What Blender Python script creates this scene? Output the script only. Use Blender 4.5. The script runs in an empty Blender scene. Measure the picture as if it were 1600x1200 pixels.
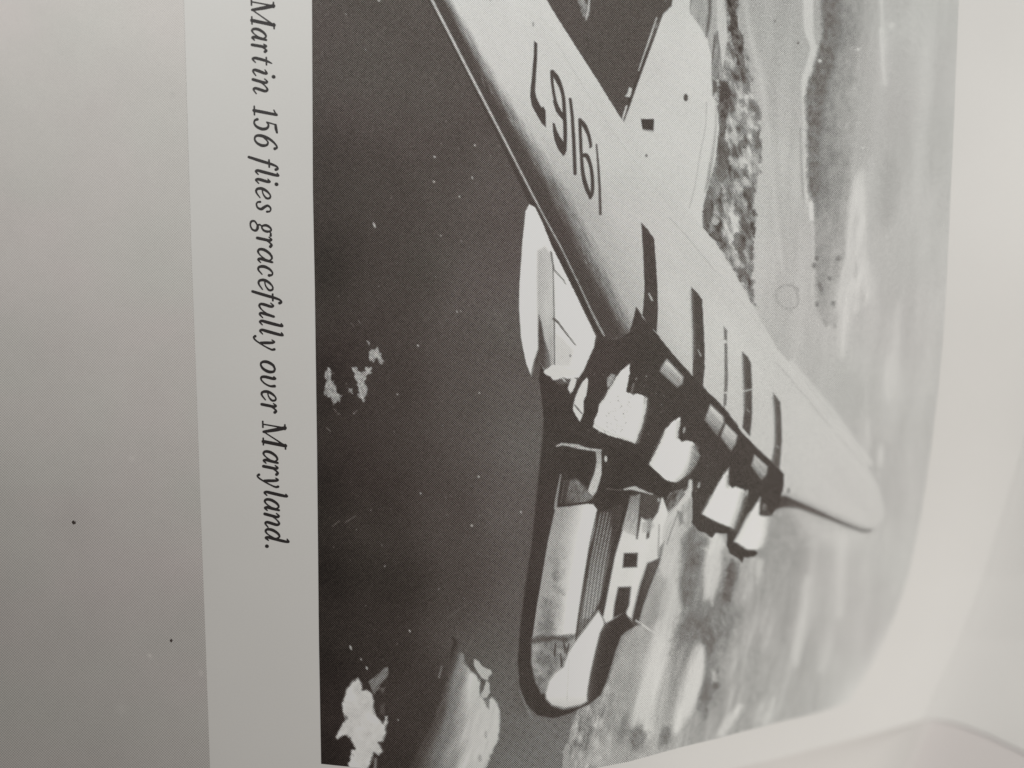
import bpy, math
import numpy as np

# ------------------------------------------------------------------ camera, light, exposure
SC = bpy.context.scene
COL = SC.collection
K = 6.5e-5            # metres per unit of the page's own grid (the page is measured in 0.065 mm steps)
D = 0.100             # lens to the flat part of the page, metres

cam_d = bpy.data.cameras.new('camera')
cam = bpy.data.objects.new('camera', cam_d)
COL.objects.link(cam)
cam.location = (0, 0, D)
cam.rotation_euler = (0, 0, 0)
cam_d.sensor_fit = 'HORIZONTAL'
cam_d.sensor_width = 36
cam_d.lens = 36 * D / (1600 * K)
cam_d.clip_start = 0.005
cam_d.clip_end = 20
cam_d.dof.use_dof = True
cam_d.dof.focus_distance = D * 1.002
cam_d.dof.aperture_fstop = 5.6
SC.camera = cam

world = bpy.data.worlds.new('World')
SC.world = world
world.use_nodes = True
bg = world.node_tree.nodes['Background']
bg.inputs['Color'].default_value = (1.0, 0.945, 0.895, 1)
bg.inputs['Strength'].default_value = 0.166


def area_lamp(name, loc, target, size, power, color):
    d = bpy.data.lights.new(name, 'AREA')
    d.shape = 'DISK'
    d.size = size
    d.energy = power
    d.color = color
    o = bpy.data.objects.new(name, d)
    COL.objects.link(o)
    o.location = loc
    v = np.array(target, float) - np.array(loc, float)
    v /= np.linalg.norm(v)
    o.rotation_euler = (math.acos(-v[2]), 0, math.atan2(-v[0], v[1]))
    return o


area_lamp('right_fit_light', (0.294, 0.049, 0.195), (0.313, -0.365, 0.0), 0.06, 1.82, (1.0, 0.972, 0.935))  # unseen light added at the right, fitted to the page's brightness falloff
area_lamp('upper_left_fit_light', (-0.128, 0.116, 0.165), (0.121, 0.406, 0.0), 0.08, 0.66, (0.985, 1.0, 0.985))  # second unseen light, added to brighten the page from upper left

vs = SC.view_settings
vs.view_transform = 'Standard'
vs.look = 'None'
vs.exposure = 0.0
vs.gamma = 1.0
vs.use_curve_mapping = False

# ------------------------------------------------------------------ shape of the open book
def interp(x, pts):
    p = np.array(pts, float)
    return np.interp(x, p[:, 0], p[:, 1])


def smax0(x, w):                     # smooth max(x, 0)
    return 0.5 * (x + np.sqrt(x * x + w * w))


GUT = [(-200, 1725), (200, 1690), (500, 1640), (700, 1600), (900, 1540), (1000, 1502), (1060, 1474), (1118, 1447), (1140, 1437), (1400, 1330)]


def dip(s, t):
    """how far the printed leaf sinks below its flat middle, as a fraction of D"""
    g = interp(t, GUT) - 34.0
    s = g - smax0(g - s, 60.0)                  # the leaf levels out where it enters the gutter
    u = smax0((s - 830.0) / 620.0, 0.12)
    v = np.clip(t, 0, 1400) / 1085.0
    f = 0.028 * u ** 2 + 0.29 * u ** 2.5 * v ** 3
    f = 0.24 * np.tanh(f / 0.24)
    l = smax0((520.0 - s) / 520.0, 0.1)
    w = np.clip((760.0 - t) / 760.0, 0, 1.4)
    f = f + 0.034 * l ** 1.2 * w + 0.012 * w ** 2
    return f




def gutter(t):
    return interp(t, GUT)


def dip_facing(s, t):
    g = gutter(t)
    a = dip(g, t)
    q = np.clip((s - g) / 300.0, 0, 3)
    return a - 0.07 * q * q / (0.3 + q)


def place(s, t, f, lift=0.0):
    """page grid position (s across, t down) at dip f -> world position"""
    z = -D * f + lift
    m = (D - z) / D
    return np.stack([(s - 800.0) * K * m, (600.0 - t) * K * m, z], axis=-1)


# ------------------------------------------------------------------ mesh helpers
def raw_mesh(name, co, quads, smooth=True):
    me = bpy.data.meshes.new(name)
    n, m = len(co), len(quads)
    me.vertices.add(n)
    me.vertices.foreach_set('co', np.ascontiguousarray(co, np.float32).ravel())
    me.loops.add(m * 4)
    me.loops.foreach_set('vertex_index', np.ascontiguousarray(quads, np.int32).ravel())
    me.polygons.add(m)
    me.polygons.foreach_set('loop_start', np.arange(0, m * 4, 4, dtype=np.int32))
    me.polygons.foreach_set('use_smooth', np.full(m, smooth, dtype=bool))
    me.update(calc_edges=True)
    me.validate()
    return me


def add_color(me, rgb, name='ink'):
    at = me.color_attributes.new(name, 'FLOAT_COLOR', 'POINT')
    c = np.ones((len(rgb), 4), np.float32)
    c[:, :3] = rgb
    at.data.foreach_set('color', c.ravel())


def link(name, me, mat, parent, label=None):
    o = bpy.data.objects.new(name, me)
    COL.objects.link(o)
    me.materials.append(mat)
    o.parent = parent
    if label:
        o['label'] = label
    return o


def grid_quads(nr, nc):
    i = np.arange(nr * nc).reshape(nr, nc)
    # counter-clockwise seen from above (t runs down the page)
    return np.stack([i[:-1, :-1], i[1:, :-1], i[1:, 1:], i[:-1, 1:]], -1).reshape(-1, 4)


# ------------------------------------------------------------------ materials
def principled(name, color, rough=0.5, spec=0.25):
    m = bpy.data.materials.new(name)
    m.use_nodes = True
    b = m.node_tree.nodes['Principled BSDF']
    b.inputs['Base Color'].default_value = (*color, 1)
    b.inputs['Roughness'].default_value = rough
    b.inputs['Specular IOR Level'].default_value = spec
    return m, m.node_tree, b


def N(nt, kind, **kw):
    n = nt.nodes.new(kind)
    for k, v in kw.items():
        setattr(n, k, v)
    return n


def math_node(nt, op, a, b=None, clamp=False):
    n = N(nt, 'ShaderNodeMath', operation=op, use_clamp=clamp)
    for i, x in enumerate((a, b)):
        if x is None:
            continue
        if isinstance(x, (int, float)):
            n.inputs[i].default_value = x
        else:
            nt.links.new(x, n.inputs[i])
    return n.outputs[0]


def paper_material(name, color, mottle=0.03):
    m, nt, b = principled(name, color, 0.55, 0.18)
    tc = N(nt, 'ShaderNodeTexCoord')
    n1 = N(nt, 'ShaderNodeTexNoise'); n1.inputs['Scale'].default_value = 90; n1.inputs['Detail'].default_value = 5
    n2 = N(nt, 'ShaderNodeTexNoise'); n2.inputs['Scale'].default_value = 5200; n2.inputs['Detail'].default_value = 3
    nt.links.new(tc.outputs['Object'], n1.inputs['Vector'])
    nt.links.new(tc.outputs['Object'], n2.inputs['Vector'])
    s = math_node(nt, 'MULTIPLY', math_node(nt, 'SUBTRACT', n1.outputs['Fac'], 0.5), mottle * 2)
    s2 = math_node(nt, 'MULTIPLY', math_node(nt, 'SUBTRACT', n2.outputs['Fac'], 0.5), mottle * 1.6)
    tot = math_node(nt, 'ADD', math_node(nt, 'ADD', s, s2), 1.0)
    mx = N(nt, 'ShaderNodeVectorMath', operation='SCALE')
    mx.inputs[0].default_value = color
    nt.links.new(tot, mx.inputs['Scale'])
    nt.links.new(mx.outputs[0], b.inputs['Base Color'])
    bp = N(nt, 'ShaderNodeBump'); bp.inputs['Strength'].default_value = 0.12; bp.inputs['Distance'].default_value = 2e-5
    nt.links.new(n2.outputs['Fac'], bp.inputs['Height'])
    nt.links.new(bp.outputs[0], b.inputs['Normal'])
    return m


def print_material(name, pitch, strength, grain=0.9, rough=0.5, spec=0.14):
    """printing ink: continuous tone carried by the 'ink' attribute, broken up by a 45 degree dot screen"""
    m, nt, b = principled(name, (0.5, 0.5, 0.5), rough, spec)
    at = N(nt, 'ShaderNodeAttribute', attribute_name='ink')
    tc = N(nt, 'ShaderNodeTexCoord')
    sp = N(nt, 'ShaderNodeSeparateXYZ')
    nt.links.new(tc.outputs['Object'], sp.inputs[0])
    w = 2 * math.pi / pitch
    c45 = math.cos(math.radians(4))
    s45 = math.sin(math.radians(4))
    u = math_node(nt, 'ADD', math_node(nt, 'MULTIPLY', sp.outputs[0], w * c45), math_node(nt, 'MULTIPLY', sp.outputs[1], w * s45))
    v = math_node(nt, 'SUBTRACT', math_node(nt, 'MULTIPLY', sp.outputs[1], w * c45), math_node(nt, 'MULTIPLY', sp.outputs[0], w * s45))
    dots = math_node(nt, 'MULTIPLY', math_node(nt, 'SINE', u), math_node(nt, 'SINE', v))
    val = at.outputs['Fac']
    amp = math_node(nt, 'MULTIPLY', math_node(nt, 'MULTIPLY', val, math_node(nt, 'SUBTRACT', 0.95, val, True)), strength)
    # dot gain differs a little over the sheet
    nz = N(nt, 'ShaderNodeTexNoise'); nz.inputs['Scale'].default_value = 4200; nz.inputs['Detail'].default_value = 2
    nt.links.new(tc.outputs['Object'], nz.inputs['Vector'])
    var = math_node(nt, 'MULTIPLY', math_node(nt, 'MULTIPLY', math_node(nt, 'SUBTRACT', nz.outputs['Fac'], 0.5), grain), math_node(nt, 'SUBTRACT', 0.95, val, True))
    fac = math_node(nt, 'ADD', math_node(nt, 'ADD', 1.0, var), math_node(nt, 'DIVIDE', math_node(nt, 'MULTIPLY', dots, amp), math_node(nt, 'ADD', val, 0.01)))
    sc = N(nt, 'ShaderNodeVectorMath', operation='SCALE')
    nt.links.new(at.outputs['Color'], sc.inputs[0])
    nt.links.new(fac, sc.inputs['Scale'])
    nt.links.new(sc.outputs[0], b.inputs['Base Color'])
    return m


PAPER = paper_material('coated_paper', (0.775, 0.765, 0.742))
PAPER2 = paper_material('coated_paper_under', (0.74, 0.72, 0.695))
PRINT = print_material('halftone_print', 2.28e-4, 2.4)
PRINT_GREY = print_material('halftone_grey_print', 2.7e-4, 0.9, 0.4)
INK, _nt, _b = principled('black_text_ink', (0.035, 0.03, 0.03), 0.5, 0.2)
SPECK, _nt, _b = principled('dark_speck', (0.07, 0.055, 0.05), 0.7, 0.1)

# ------------------------------------------------------------------ the table and the book's paper
tm, tnt, tb = principled('pale_table', (0.6, 0.59, 0.57), 0.6, 0.2)
tn = N(tnt, 'ShaderNodeTexNoise'); tn.inputs['Scale'].default_value = 60
tr = N(tnt, 'ShaderNodeValToRGB')
tr.color_ramp.elements[0].color = (0.56, 0.55, 0.53, 1); tr.color_ramp.elements[1].color = (0.64, 0.63, 0.61, 1)
tnt.links.new(tn.outputs['Fac'], tr.inputs[0]); tnt.links.new(tr.outputs[0], tb.inputs['Base Color'])
tz = -0.047
table = bpy.data.objects.new('table', raw_mesh('table', np.array([(-0.6, 0.6, tz), (-0.6, -0.6, tz), (0.6, -0.6, tz), (0.6, 0.6, tz)]), np.array([[0, 1, 2, 3]]), False))
COL.objects.link(table)
table.data.materials.append(tm)
table['kind'] = 'structure'

book = bpy.data.objects.new('book', None)
COL.objects.link(book)
book.location = (0, 0, 0)
book['label'] = 'open book turned sideways showing a printed black and white flying boat photograph'
book['category'] = 'book'

# bottom edge of the printed leaf and of the facing leaf, and of the leaves under them
EDGE_P = [(-300, 1268), (300, 1262), (700, 1252), (900, 1236), (1000, 1224), (1100, 1210), (1200, 1189), (1300, 1163), (1425, 1131), (1447, 1124), (1475, 1126)]


def sheet(name, s_of, t_of, fdip, ns, nt_, mat, label=None, lift=0.0, thick=1.1e-4):
    """a curved leaf with real thickness"""
    a = np.linspace(0, 1, ns)
    b = np.linspace(0, 1, nt_)
    A, B = np.meshgrid(a, b)
    S, T = s_of(A, B), t_of(A, B)
    top = place(S, T, fdip(S, T), lift)
    bot = top.copy()
    bot[..., 2] -= thick
    nq = ns * nt_
    co = np.concatenate([top.reshape(-1, 3), bot.reshape(-1, 3)])
    q = grid_quads(nt_, ns)
    qb = q[:, ::-1] + nq
    i = np.arange(nq).reshape(nt_, ns)
    ring = np.concatenate([i[0, :-1], i[:-1, -1], i[-1, :0:-1], i[:0:-1, 0]])
    # the cut edge has its own vertices so that the faces stay crisply shaded up to it
    m = len(ring)
    co = np.concatenate([co, co[ring], co[ring + nq]])
    e = 2 * nq + np.arange(m)
    en = np.roll(e, -1)
    side = np.stack([e, en, en + m, e + m], -1)
    me = raw_mesh(name, co, np.concatenate([q, qb, side]))
    return link(name, me, mat, book, label)


def printed_s(A, B):
    t0 = -170 + B * (1124 + 170)
    return -220 + A * (gutter(t0) + 10 + 220)


def printed_t(A, B):
    S = printed_s(A, B)
    return -170 + B * (interp(S, EDGE_P) + 170)


sheet('page', printed_s, printed_t, dip, 300, 230, PAPER, 'white page printed with a caption and a large photograph')


def facing_edge(S):
    return interp(S, [(1447, 1124), (1462, 1124.5), (1485, 1128), (1510, 1134.5), (1550, 1150), (1600, 1174), (1700, 1226), (1900, 1330)])


def facing_s(A, B):
    t0 = -170 + B * (1124 + 170)
    return gutter(t0) + A * 420


def facing_t(A, B):
    return -170 + B * (facing_edge(1447 + A * 420) + 170)


sheet('page', facing_s, facing_t, dip_facing, 90, 200, PAPER, 'blank facing page rising out of the gutter', lift=4e-5, thick=6e-5)


# leaves lying underneath, showing below the bottom edge
def under_dip(k):
    def f(S, T):
        g = gutter(T)
        a = np.where(S < g, dip(S, T), dip_facing(S, T))
        return a + 0.0014 + 0.027 * (1 - np.exp(-np.clip(gutter(T) - S, 0, 999) / 130)) + 0.010 * k
    return f


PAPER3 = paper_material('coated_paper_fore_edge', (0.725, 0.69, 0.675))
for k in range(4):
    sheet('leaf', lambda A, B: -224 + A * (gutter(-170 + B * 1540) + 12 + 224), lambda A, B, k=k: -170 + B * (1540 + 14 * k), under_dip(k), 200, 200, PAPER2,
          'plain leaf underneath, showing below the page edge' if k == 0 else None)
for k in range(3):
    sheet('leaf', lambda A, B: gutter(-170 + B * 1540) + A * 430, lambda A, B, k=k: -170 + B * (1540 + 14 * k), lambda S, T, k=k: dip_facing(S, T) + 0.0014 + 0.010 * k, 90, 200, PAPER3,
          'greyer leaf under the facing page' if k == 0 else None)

# ==PAINT-BEGIN==
# ------------------------------------------------------------------ the printed picture, drawn in page units
X0, Y0, CW, CH = 470, -150, 1080, 1390
YY, XX = np.mgrid[0:CH, 0:CW].astype(np.float32)
XX += X0
YY += Y0
V = np.zeros((CH, CW), np.float32)
L = np.zeros((CH, CW), np.int16)
rng = np.random.RandomState(7)


def vnoise(x, y, seed):
    xi = np.floor(x).astype(np.int64); yi = np.floor(y).astype(np.int64)
    fx = x - xi; fy = y - yi
    fx = fx * fx * (3 - 2 * fx); fy = fy * fy * (3 - 2 * fy)

    def h(a, b):
        n = (a * 374761393 + b * 668265263 + seed * 974711) & 0x7fffffff
        n = ((n ^ (n >> 13)) * 1274126177) & 0x7fffffff
        n = n ^ (n >> 16)
        return (n & 0xffff) / 65535.0
    return (h(xi, yi) * (1 - fx) + h(xi + 1, yi) * fx) * (1 - fy) + (h(xi, yi + 1) * (1 - fx) + h(xi + 1, yi + 1) * fx) * fy


def fbm(x, y, sx, sy, ang=0.0, seed=0, octs=4, gain=0.55):
    """fractal noise in -1..1 with features sx by sy units, turned by ang degrees"""
    c, s = math.cos(math.radians(ang)), math.sin(math.radians(ang))
    u = (x * c + y * s) / sx
    v = (-x * s + y * c) / sy
    o = 0; a = 1; t = 0
    for i in range(octs):
        o = o + a * (vnoise(u * 2 ** i + 31.7 * i, v * 2 ** i + 17.3 * i, seed + i) * 2 - 1)
        t += a; a *= gain
    return o / t * 1.5


def field(pts, power=3.0):
    """smooth tone through scattered (x, y, tone) samples"""
    p = np.array(pts, float)

    def f(x, y):
        num = 0; den = 0
        for a, b, v in p:
            w = 1.0 / (((x - a) ** 2 + (y - b) ** 2) / 1000 + 1.5) ** (power / 2)
            num = num + w * v; den = den + w
        return num / den
    return f


def crom(pts, n=6, closed=False):
    p = [np.array(q, float) for q in pts]
    m = len(p)
    out = []
    rngi = range(m) if closed else range(m - 1)
    for i in rngi:
        if closed:
            p0, p1, p2, p3 = p[i - 1], p[i], p[(i + 1) % m], p[(i + 2) % m]
        else:
            p1, p2 = p[i], p[i + 1]
            p0 = p[i - 1] if i > 0 else 2 * p1 - p2
            p3 = p[i + 2] if i + 2 < m else 2 * p2 - p1
        for k in range(n):
            t = k / n
            out.append(0.5 * ((2 * p1) + (-p0 + p2) * t + (2 * p0 - 5 * p1 + 4 * p2 - p3) * t * t + (-p0 + 3 * p1 - 3 * p2 + p3) * t ** 3))
    if not closed:
        out.append(p[-1])
    return out


def window(pts, pad):
    p = np.array(pts, float)[:, :2]
    x0 = int(max(0, math.floor(p[:, 0].min() - pad - X0))); x1 = int(min(CW, math.ceil(p[:, 0].max() + pad - X0) + 1))
    y0 = int(max(0, math.floor(p[:, 1].min() - pad - Y0))); y1 = int(min(CH, math.ceil(p[:, 1].max() + pad - Y0) + 1))
    return slice(y0, max(y0, y1)), slice(x0, max(x0, x1))


def lay(sl, cov, v, a, lab):
    x, y = XX[sl], YY[sl]
    val = v(x, y) if callable(v) else v
    c = cov * a
    V[sl] = V[sl] * (1 - c) + val * c
    if lab is not None:
        L[sl][cov > 0.5] = lab


def poly(pts, v, soft=1.6, a=1.0, lab=None, curve=0, rough=0.0, rs=6.0, seed=1):
    if curve:
        pts = crom(pts, curve, True)
    sl = window(pts, soft + rough + 2)
    x, y = XX[sl], YY[sl]
    if x.size == 0:
        return
    p = np.array(pts, np.float32)[:, :2]
    d2 = np.full(x.shape, 1e12, np.float32)
    ins = np.zeros(x.shape, bool)
    q = np.roll(p, -1, 0)
    for (ax, ay), (bx, by) in zip(p, q):
        ex, ey = bx - ax, by - ay
        l2 = ex * ex + ey * ey + 1e-9
        h = np.clip(((x - ax) * ex + (y - ay) * ey) / l2, 0, 1)
        dx = x - ax - ex * h; dy = y - ay - ey * h
        np.minimum(d2, dx * dx + dy * dy, out=d2)
        if ay != by:
            cr = (ay > y) != (by > y)
            ins ^= cr & (x < (bx - ax) * (y - ay) / (by - ay) + ax)
    sd = np.sqrt(d2) * np.where(ins, -1, 1)
    if rough:
        sd = sd + rough * fbm(x, y, rs, rs, 20, seed, 3)
    c = np.clip(0.5 - sd / soft, 0, 1)
    c = c * c * (3 - 2 * c)
    lay(sl, c, v, a, lab)


def stroke(pts, w, v, soft=1.4, a=1.0, lab=None, curve=0, rough=0.0, seed=3):
    """line of width w (or per-point widths as third item)"""
    pts = [tuple(q) if len(q) == 3 else (q[0], q[1], w) for q in pts]
    if curve:
        pts = [tuple(q) for q in crom(pts, curve)]
    mw = max(q[2] for q in pts)
    sl = window(pts, mw / 2 + soft + rough + 2)
    x, y = XX[sl], YY[sl]
    if x.size == 0:
        return
    sd = np.full(x.shape, 1e9, np.float32)
    for (ax, ay, aw), (bx, by, bw) in zip(pts[:-1], pts[1:]):
        ex, ey = bx - ax, by - ay
        h = np.clip(((x - ax) * ex + (y - ay) * ey) / (ex * ex + ey * ey + 1e-9), 0, 1)
        d = np.sqrt((x - ax - ex * h) ** 2 + (y - ay - ey * h) ** 2) - 0.5 * (aw + (bw - aw) * h)
        np.minimum(sd, d, out=sd)
    if rough:
        sd = sd + rough * fbm(x, y, 5, 5, 0, seed, 3)
    c = np.clip(0.5 - sd / soft, 0, 1)
    lay(sl, c, v, a, lab)


def spot(x, y, rx, ry, v, soft=1.5, a=1.0, ang=0, rough=0.0, lab=None, seed=1):
    c, s = math.cos(math.radians(ang)), math.sin(math.radians(ang))
    pts = [(x + rx * math.cos(t) * c - ry * math.sin(t) * s, y + rx * math.cos(t) * s + ry * math.sin(t) * c) for t in np.linspace(0, 2 * math.pi, 15)[:-1]]
    poly(pts, v, soft, a, lab, 0, rough, 4.0, seed)


LAB = {'water': 0, 'land': 1, 'wing': 2, 'tail': 3, 'wing_underside': 4, 'float': 5, 'hull': 6, 'engine': 7,
       'cloud': 11, 'streak': 13, 'numeral': 18, 'window': 23, 'windscreen': 26}

# --- dark water, with gloss haze on the sheet painted into its paler upper tones
water = field([(490, -120, 78), (650, -80, 84), (760, 0, 82), (490, 60, 78), (600, 120, 82), (690, 150, 84), (700, 260, 81), (500, 260, 65),
               (600, 300, 74), (760, 300, 90), (500, 420, 56), (620, 450, 74), (740, 450, 92), (800, 480, 98), (500, 600, 52), (620, 620, 70),
               (720, 620, 88), (800, 640, 98), (830, 690, 108), (500, 760, 48), (600, 780, 62), (700, 800, 80), (800, 800, 100), (500, 900, 46),
               (620, 920, 56), (720, 930, 78), (800, 930, 102), (500, 1050, 46), (600, 1040, 58), (660, 1080, 66), (760, 1000, 98), (800, 1050, 112),
               (620, 1180, 60), (790, 1130, 116), (840, 1160, 122), (820, 1210, 126), (500, 1180, 46), (930, 60, 82), (960, -60, 84), (880, 1180, 128)])
V[:] = water(XX, YY)
V += fbm(XX, YY, 60, 40, 30, 5, 5) * 2.0 + fbm(XX, YY, 9, 3, -40, 8, 3) * 2.4
V += rng.normal(0, 2.0, V.shape)

# --- land and sky to the right
land = field([(1075, 20, 165), (1120, 20, 175), (1200, 20, 168), (1230, 60, 172), (1240, 180, 182), (1200, 140, 180), (1210, 260, 190), (1240, 330, 184),
              (1200, 420, 190), (1250, 520, 186), (1290, 600, 184), (1330, 650, 182), (1350, 560, 190), (1400, 30, 184), (1450, 60, 184), (1480, 100, 180), (1400, 250, 176),
              (1380, 330, 180), (1460, 300, 186), (1470, 500, 188), (1420, 450, 184), (1420, 620, 190), (1440, 760, 186), (1400, 740, 184), (1390, 860, 192), (1420, 860, 188),
              (1330, 860, 188), (1240, 830, 168), (1230, 880, 162), (1200, 930, 168), (1300, 930, 186), (1380, 980, 184), (1330, 1040, 182), (1250, 1060, 176),
              (1180, 1010, 162), (1180, 1080, 160), (1120, 1120, 160), (1060, 1160, 160), (1100, 950, 135), (1080, 860, 165), (1040, 900, 180), (1000, 1000, 165), (980, 1060, 172),
              (960, 1130, 170), (920, 1150, 160), (1010, 1150, 178)])
landpoly = [(1048, -160), (1052, 0), (1062, 300), (1080, 600), (1080, 760), (1030, 800), (1000, 960), (940, 1085), (905, 1105), (893, 1140), (880, 1175), (876, 1230), (1520, 1230), (1560, 600), (1560, -160)]
poly(landpoly, lambda x, y: land(x, y) + fbm(x, y, 16, 160, 4, 21, 4) * 5 + fbm(x, y, 40, 60, 0, 22, 4) * 3 + rng.normal(0, 1.2, x.shape), 3, 1, LAB['land'], rough=2)

# soft vertical brightening in the sky at right
for (x, y, rx, ry, v, a) in [(1450, 40, 14, 130, 192, .5), (1440, 200, 12, 160, 194, .5), (1468, 180, 10, 110, 178, .5), (1405, 180, 20, 120, 172, .5), (1388, 300, 14, 60, 162, .6), (1395, 420, 18, 80, 178, .5),
                             (1440, 420, 12, 120, 192, .5), (1475, 620, 14, 120, 182, .5), (1400, 540, 6, 70, 200, .6), (1390, 590, 9, 40, 206, .7), (1395, 620, 14, 70, 196, .5), (1355, 690, 5, 40, 200, .6), (1376, 712, 5, 18, 204, .8),
                             (1330, 620, 22, 40, 176, .5), (1310, 590, 18, 40, 178, .5), (1450, 700, 12, 90, 182, .6)]:
    spot(x, y, rx, ry, v, min(rx * 1.6, 26), a, 3)

# vertical light track and left bank
poly([(1255, -160), (1270, -160), (1271, 50), (1281, 72), (1272, 105), (1263, 130), (1262, 200), (1263, 310), (1258, 310), (1255, 200), (1252, 130), (1258, 105), (1266, 75), (1257, 50), (1255, 0)], 203, 5, .9, curve=3)
# dark field
dark_field = [(1282, -160), (1284, 0), (1286, 60), (1276, 90), (1266, 125), (1259, 152), (1262, 200), (1264, 300), (1272, 318), (1274, 400), (1274, 440), (1277, 480), (1284, 500), (1290, 512), (1297, 505), (1306, 514), (1309, 470), (1312, 430),
              (1320, 400), (1322, 350), (1330, 285), (1338, 200), (1352, 100), (1366, 0), (1372, -160)]
poly(dark_field, lambda x, y: np.clip(118 + (x - np.interp(y, [60, 160], [1284, 1262])) * 0.72 + np.clip((320 - y) / 320, -1, 1) * 0 + np.clip(y - 300, 0, 60) * 0.35, 100, 168) + fbm(x, y, 7, 12, 10, 31, 4) * 13 + fbm(x, y, 40, 50, 0, 33, 3) * 8,
     9, .95, rough=2.5, seed=4)
poly([(1284, -160), (1286, 60), (1276, 92), (1268, 126), (1261, 155), (1265, 300), (1275, 312), (1282, 250), (1285, 180), (1300, 110), (1310, 60), (1310, -160)], lambda x, y: 112 + fbm(x, y, 6, 8, 0, 35, 4) * 26, 14, .75, rough=3)
poly([(1342, 60), (1368, -160), (1400, -160), (1372, 60), (1365, 240), (1335, 260)], 172, 20, .6)
poly([(1366, -160), (1382, -160), (1381, 30), (1386, 60), (1378, 130), (1376, 40)], 197, 5, .9)
stroke([(1376, 45), (1379, 90), (1383, 132)], 5, 200, 4, .9)
spot(1393, 40, 5, 5, 200, 5, .7)
stroke([(1250, 200), (1252, 260), (1255, 310)], 3, 150, 3, .6)
poly([(1263, 316), (1270, 314), (1272, 345), (1265, 345)], 208, 3)
stroke([(1270, 350), (1272, 420), (1268, 460)], 3, 200, 4, .7)
# pale cloud patch
poly([(1338, 275), (1350, 268), (1354, 330), (1356, 400), (1364, 430), (1362, 462), (1350, 480), (1335, 490), (1326, 510), (1318, 556), (1311, 552), (1310, 500), (1307, 470), (1311, 438), (1322, 400), (1324, 350), (1330, 300)], lambda x, y: 203 + fbm(x, y, 5, 40, 8, 36, 3) * 10, 13, .9, curve=3)
poly([(1336, 400), (1341, 420), (1338, 440), (1334, 430)], 182, 6, .8)
poly([(1346, 440), (1354, 470), (1345, 490), (1340, 470)], 184, 8, .7)
for (x, y) in [(1276, 404), (1310, 404), (1296, 435), (1280, 445), (1302, 474), (1277, 475), (1272, 415), (1283, 452)]:
    spot(x, y, 3, 4, 112, 4, .8, rough=1)
# flying speck marks
for (x, y) in [(1211, 33), (1247, 67)]:
    spot(x, y, 1.3, 2.6, 95, 1.5, 1, 35)
spot(1341, 77, 3, 3, 200, 3, .9); spot(1348, 231, 2, 2, 205, 2, .9); spot(1281, 95, 3, 3, 200, 3)
# slanted light stripes beyond the trees
for dx, v, a in [(0, 196, .7), (16, 164, .22), (44, 168, .22)]:
    stroke([(1150 + dx, -150, 7), (1168 + dx, 30, 7), (1186 + dx, 110, 9), (1198 + dx, 190, 8), (1204 + dx * .6, 260, 8), (1212 + dx * .5, 330, 6), (1222 + dx * .5, 420, 5)], 7, v, 9, a, curve=4)
poly([(1190, 200), (1204, 200), (1200, 330), (1196, 440), (1186, 470), (1182, 380), (1184, 280)], 193, 10, .7)
# the stain ring
stroke([(1231 + 16 * math.cos(t) + 3 * math.sin(t * 1.3), 464 + 18.5 * math.sin(t)) for t in np.linspace(-0.6, 5.75, 40)], 2.0, 142, 4, .62)
stroke([(1240, 450), (1248, 451)], 1.4, 145, 3, .7)

# --- trees along the shore
def trees(x, y):
    n = fbm(x, y, 7, 17, -14, 41, 4)
    m = fbm(x, y, 26, 60, -10, 44, 3)
    return np.clip(136 + n * 66 + m * 36, 74, 206)


poly([(1122, -160), (1150, -160), (1153, 40), (1166, 80), (1176, 130), (1186, 170), (1188, 200), (1190, 240), (1184, 290), (1180, 330), (1180, 370), (1177, 420), (1177, 465), (1181, 478), (1165, 450),
      (1140, 410), (1120, 380), (1098, 356), (1096, 330), (1104, 300), (1118, 250), (1122, 200), (1120, 160), (1118, 130), (1128, 90), (1138, 60), (1135, 0)], trees, 5, 1, rough=5, rs=9, seed=6)
poly([(1138, -160), (1148, -160), (1152, 30), (1160, 60), (1164, 95), (1162, 118), (1154, 105), (1146, 75), (1140, 40), (1136, 0)], lambda x, y: 84 + fbm(x, y, 5, 9, -25, 47, 3) * 40, 4, .85, rough=3)
spot(1133, 142, 10, 17, 76, 7, .95, -12, 2)
poly([(1113, 122), (1120, 128), (1121, 140), (1114, 150)], 100, 3)
poly([(1124, 160), (1140, 160), (1136, 185), (1131, 215), (1124, 215)], lambda x, y: 92 + fbm(x, y, 6, 7, 0, 48, 3) * 30, 4, .9, rough=3)
for (x, y, rx, ry, v) in [(1130, 228, 9, 12, 92), (1132, 250, 6, 14, 100), (1160, 225, 8, 7, 100), (1180, 215, 5, 14, 110), (1126, 270, 7, 16, 105), (1165, 268, 5, 12, 108), (1172, 298, 9, 7, 105), (1106, 330, 7, 16, 96), (1104, 320, 4, 8, 110),
                          (1126, 328, 4, 11, 100), (1162, 350, 6, 13, 95), (1154, 380, 9, 16, 90), (1158, 397, 5, 10, 100), (1120, 368, 8, 5, 110), (1168, 335, 5, 5, 105), (1173, 398, 4, 4, 110), (1157, 423, 7, 4, 104), (1162, 408, 4, 5, 112),
                          (1172, 417, 4, 4, 118), (1174, 460, 5, 8, 122), (1164, 435, 4, 6, 122), (1172, 470, 4, 5, 110), (1176, 165, 6, 10, 112), (1166, 140, 5, 9, 118), (1184, 180, 4, 7, 128), (1160, 160, 4, 7, 120)]:
    spot(x, y, rx, ry, v, 4, .72, -10, 2.5, seed=int(x))
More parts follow.
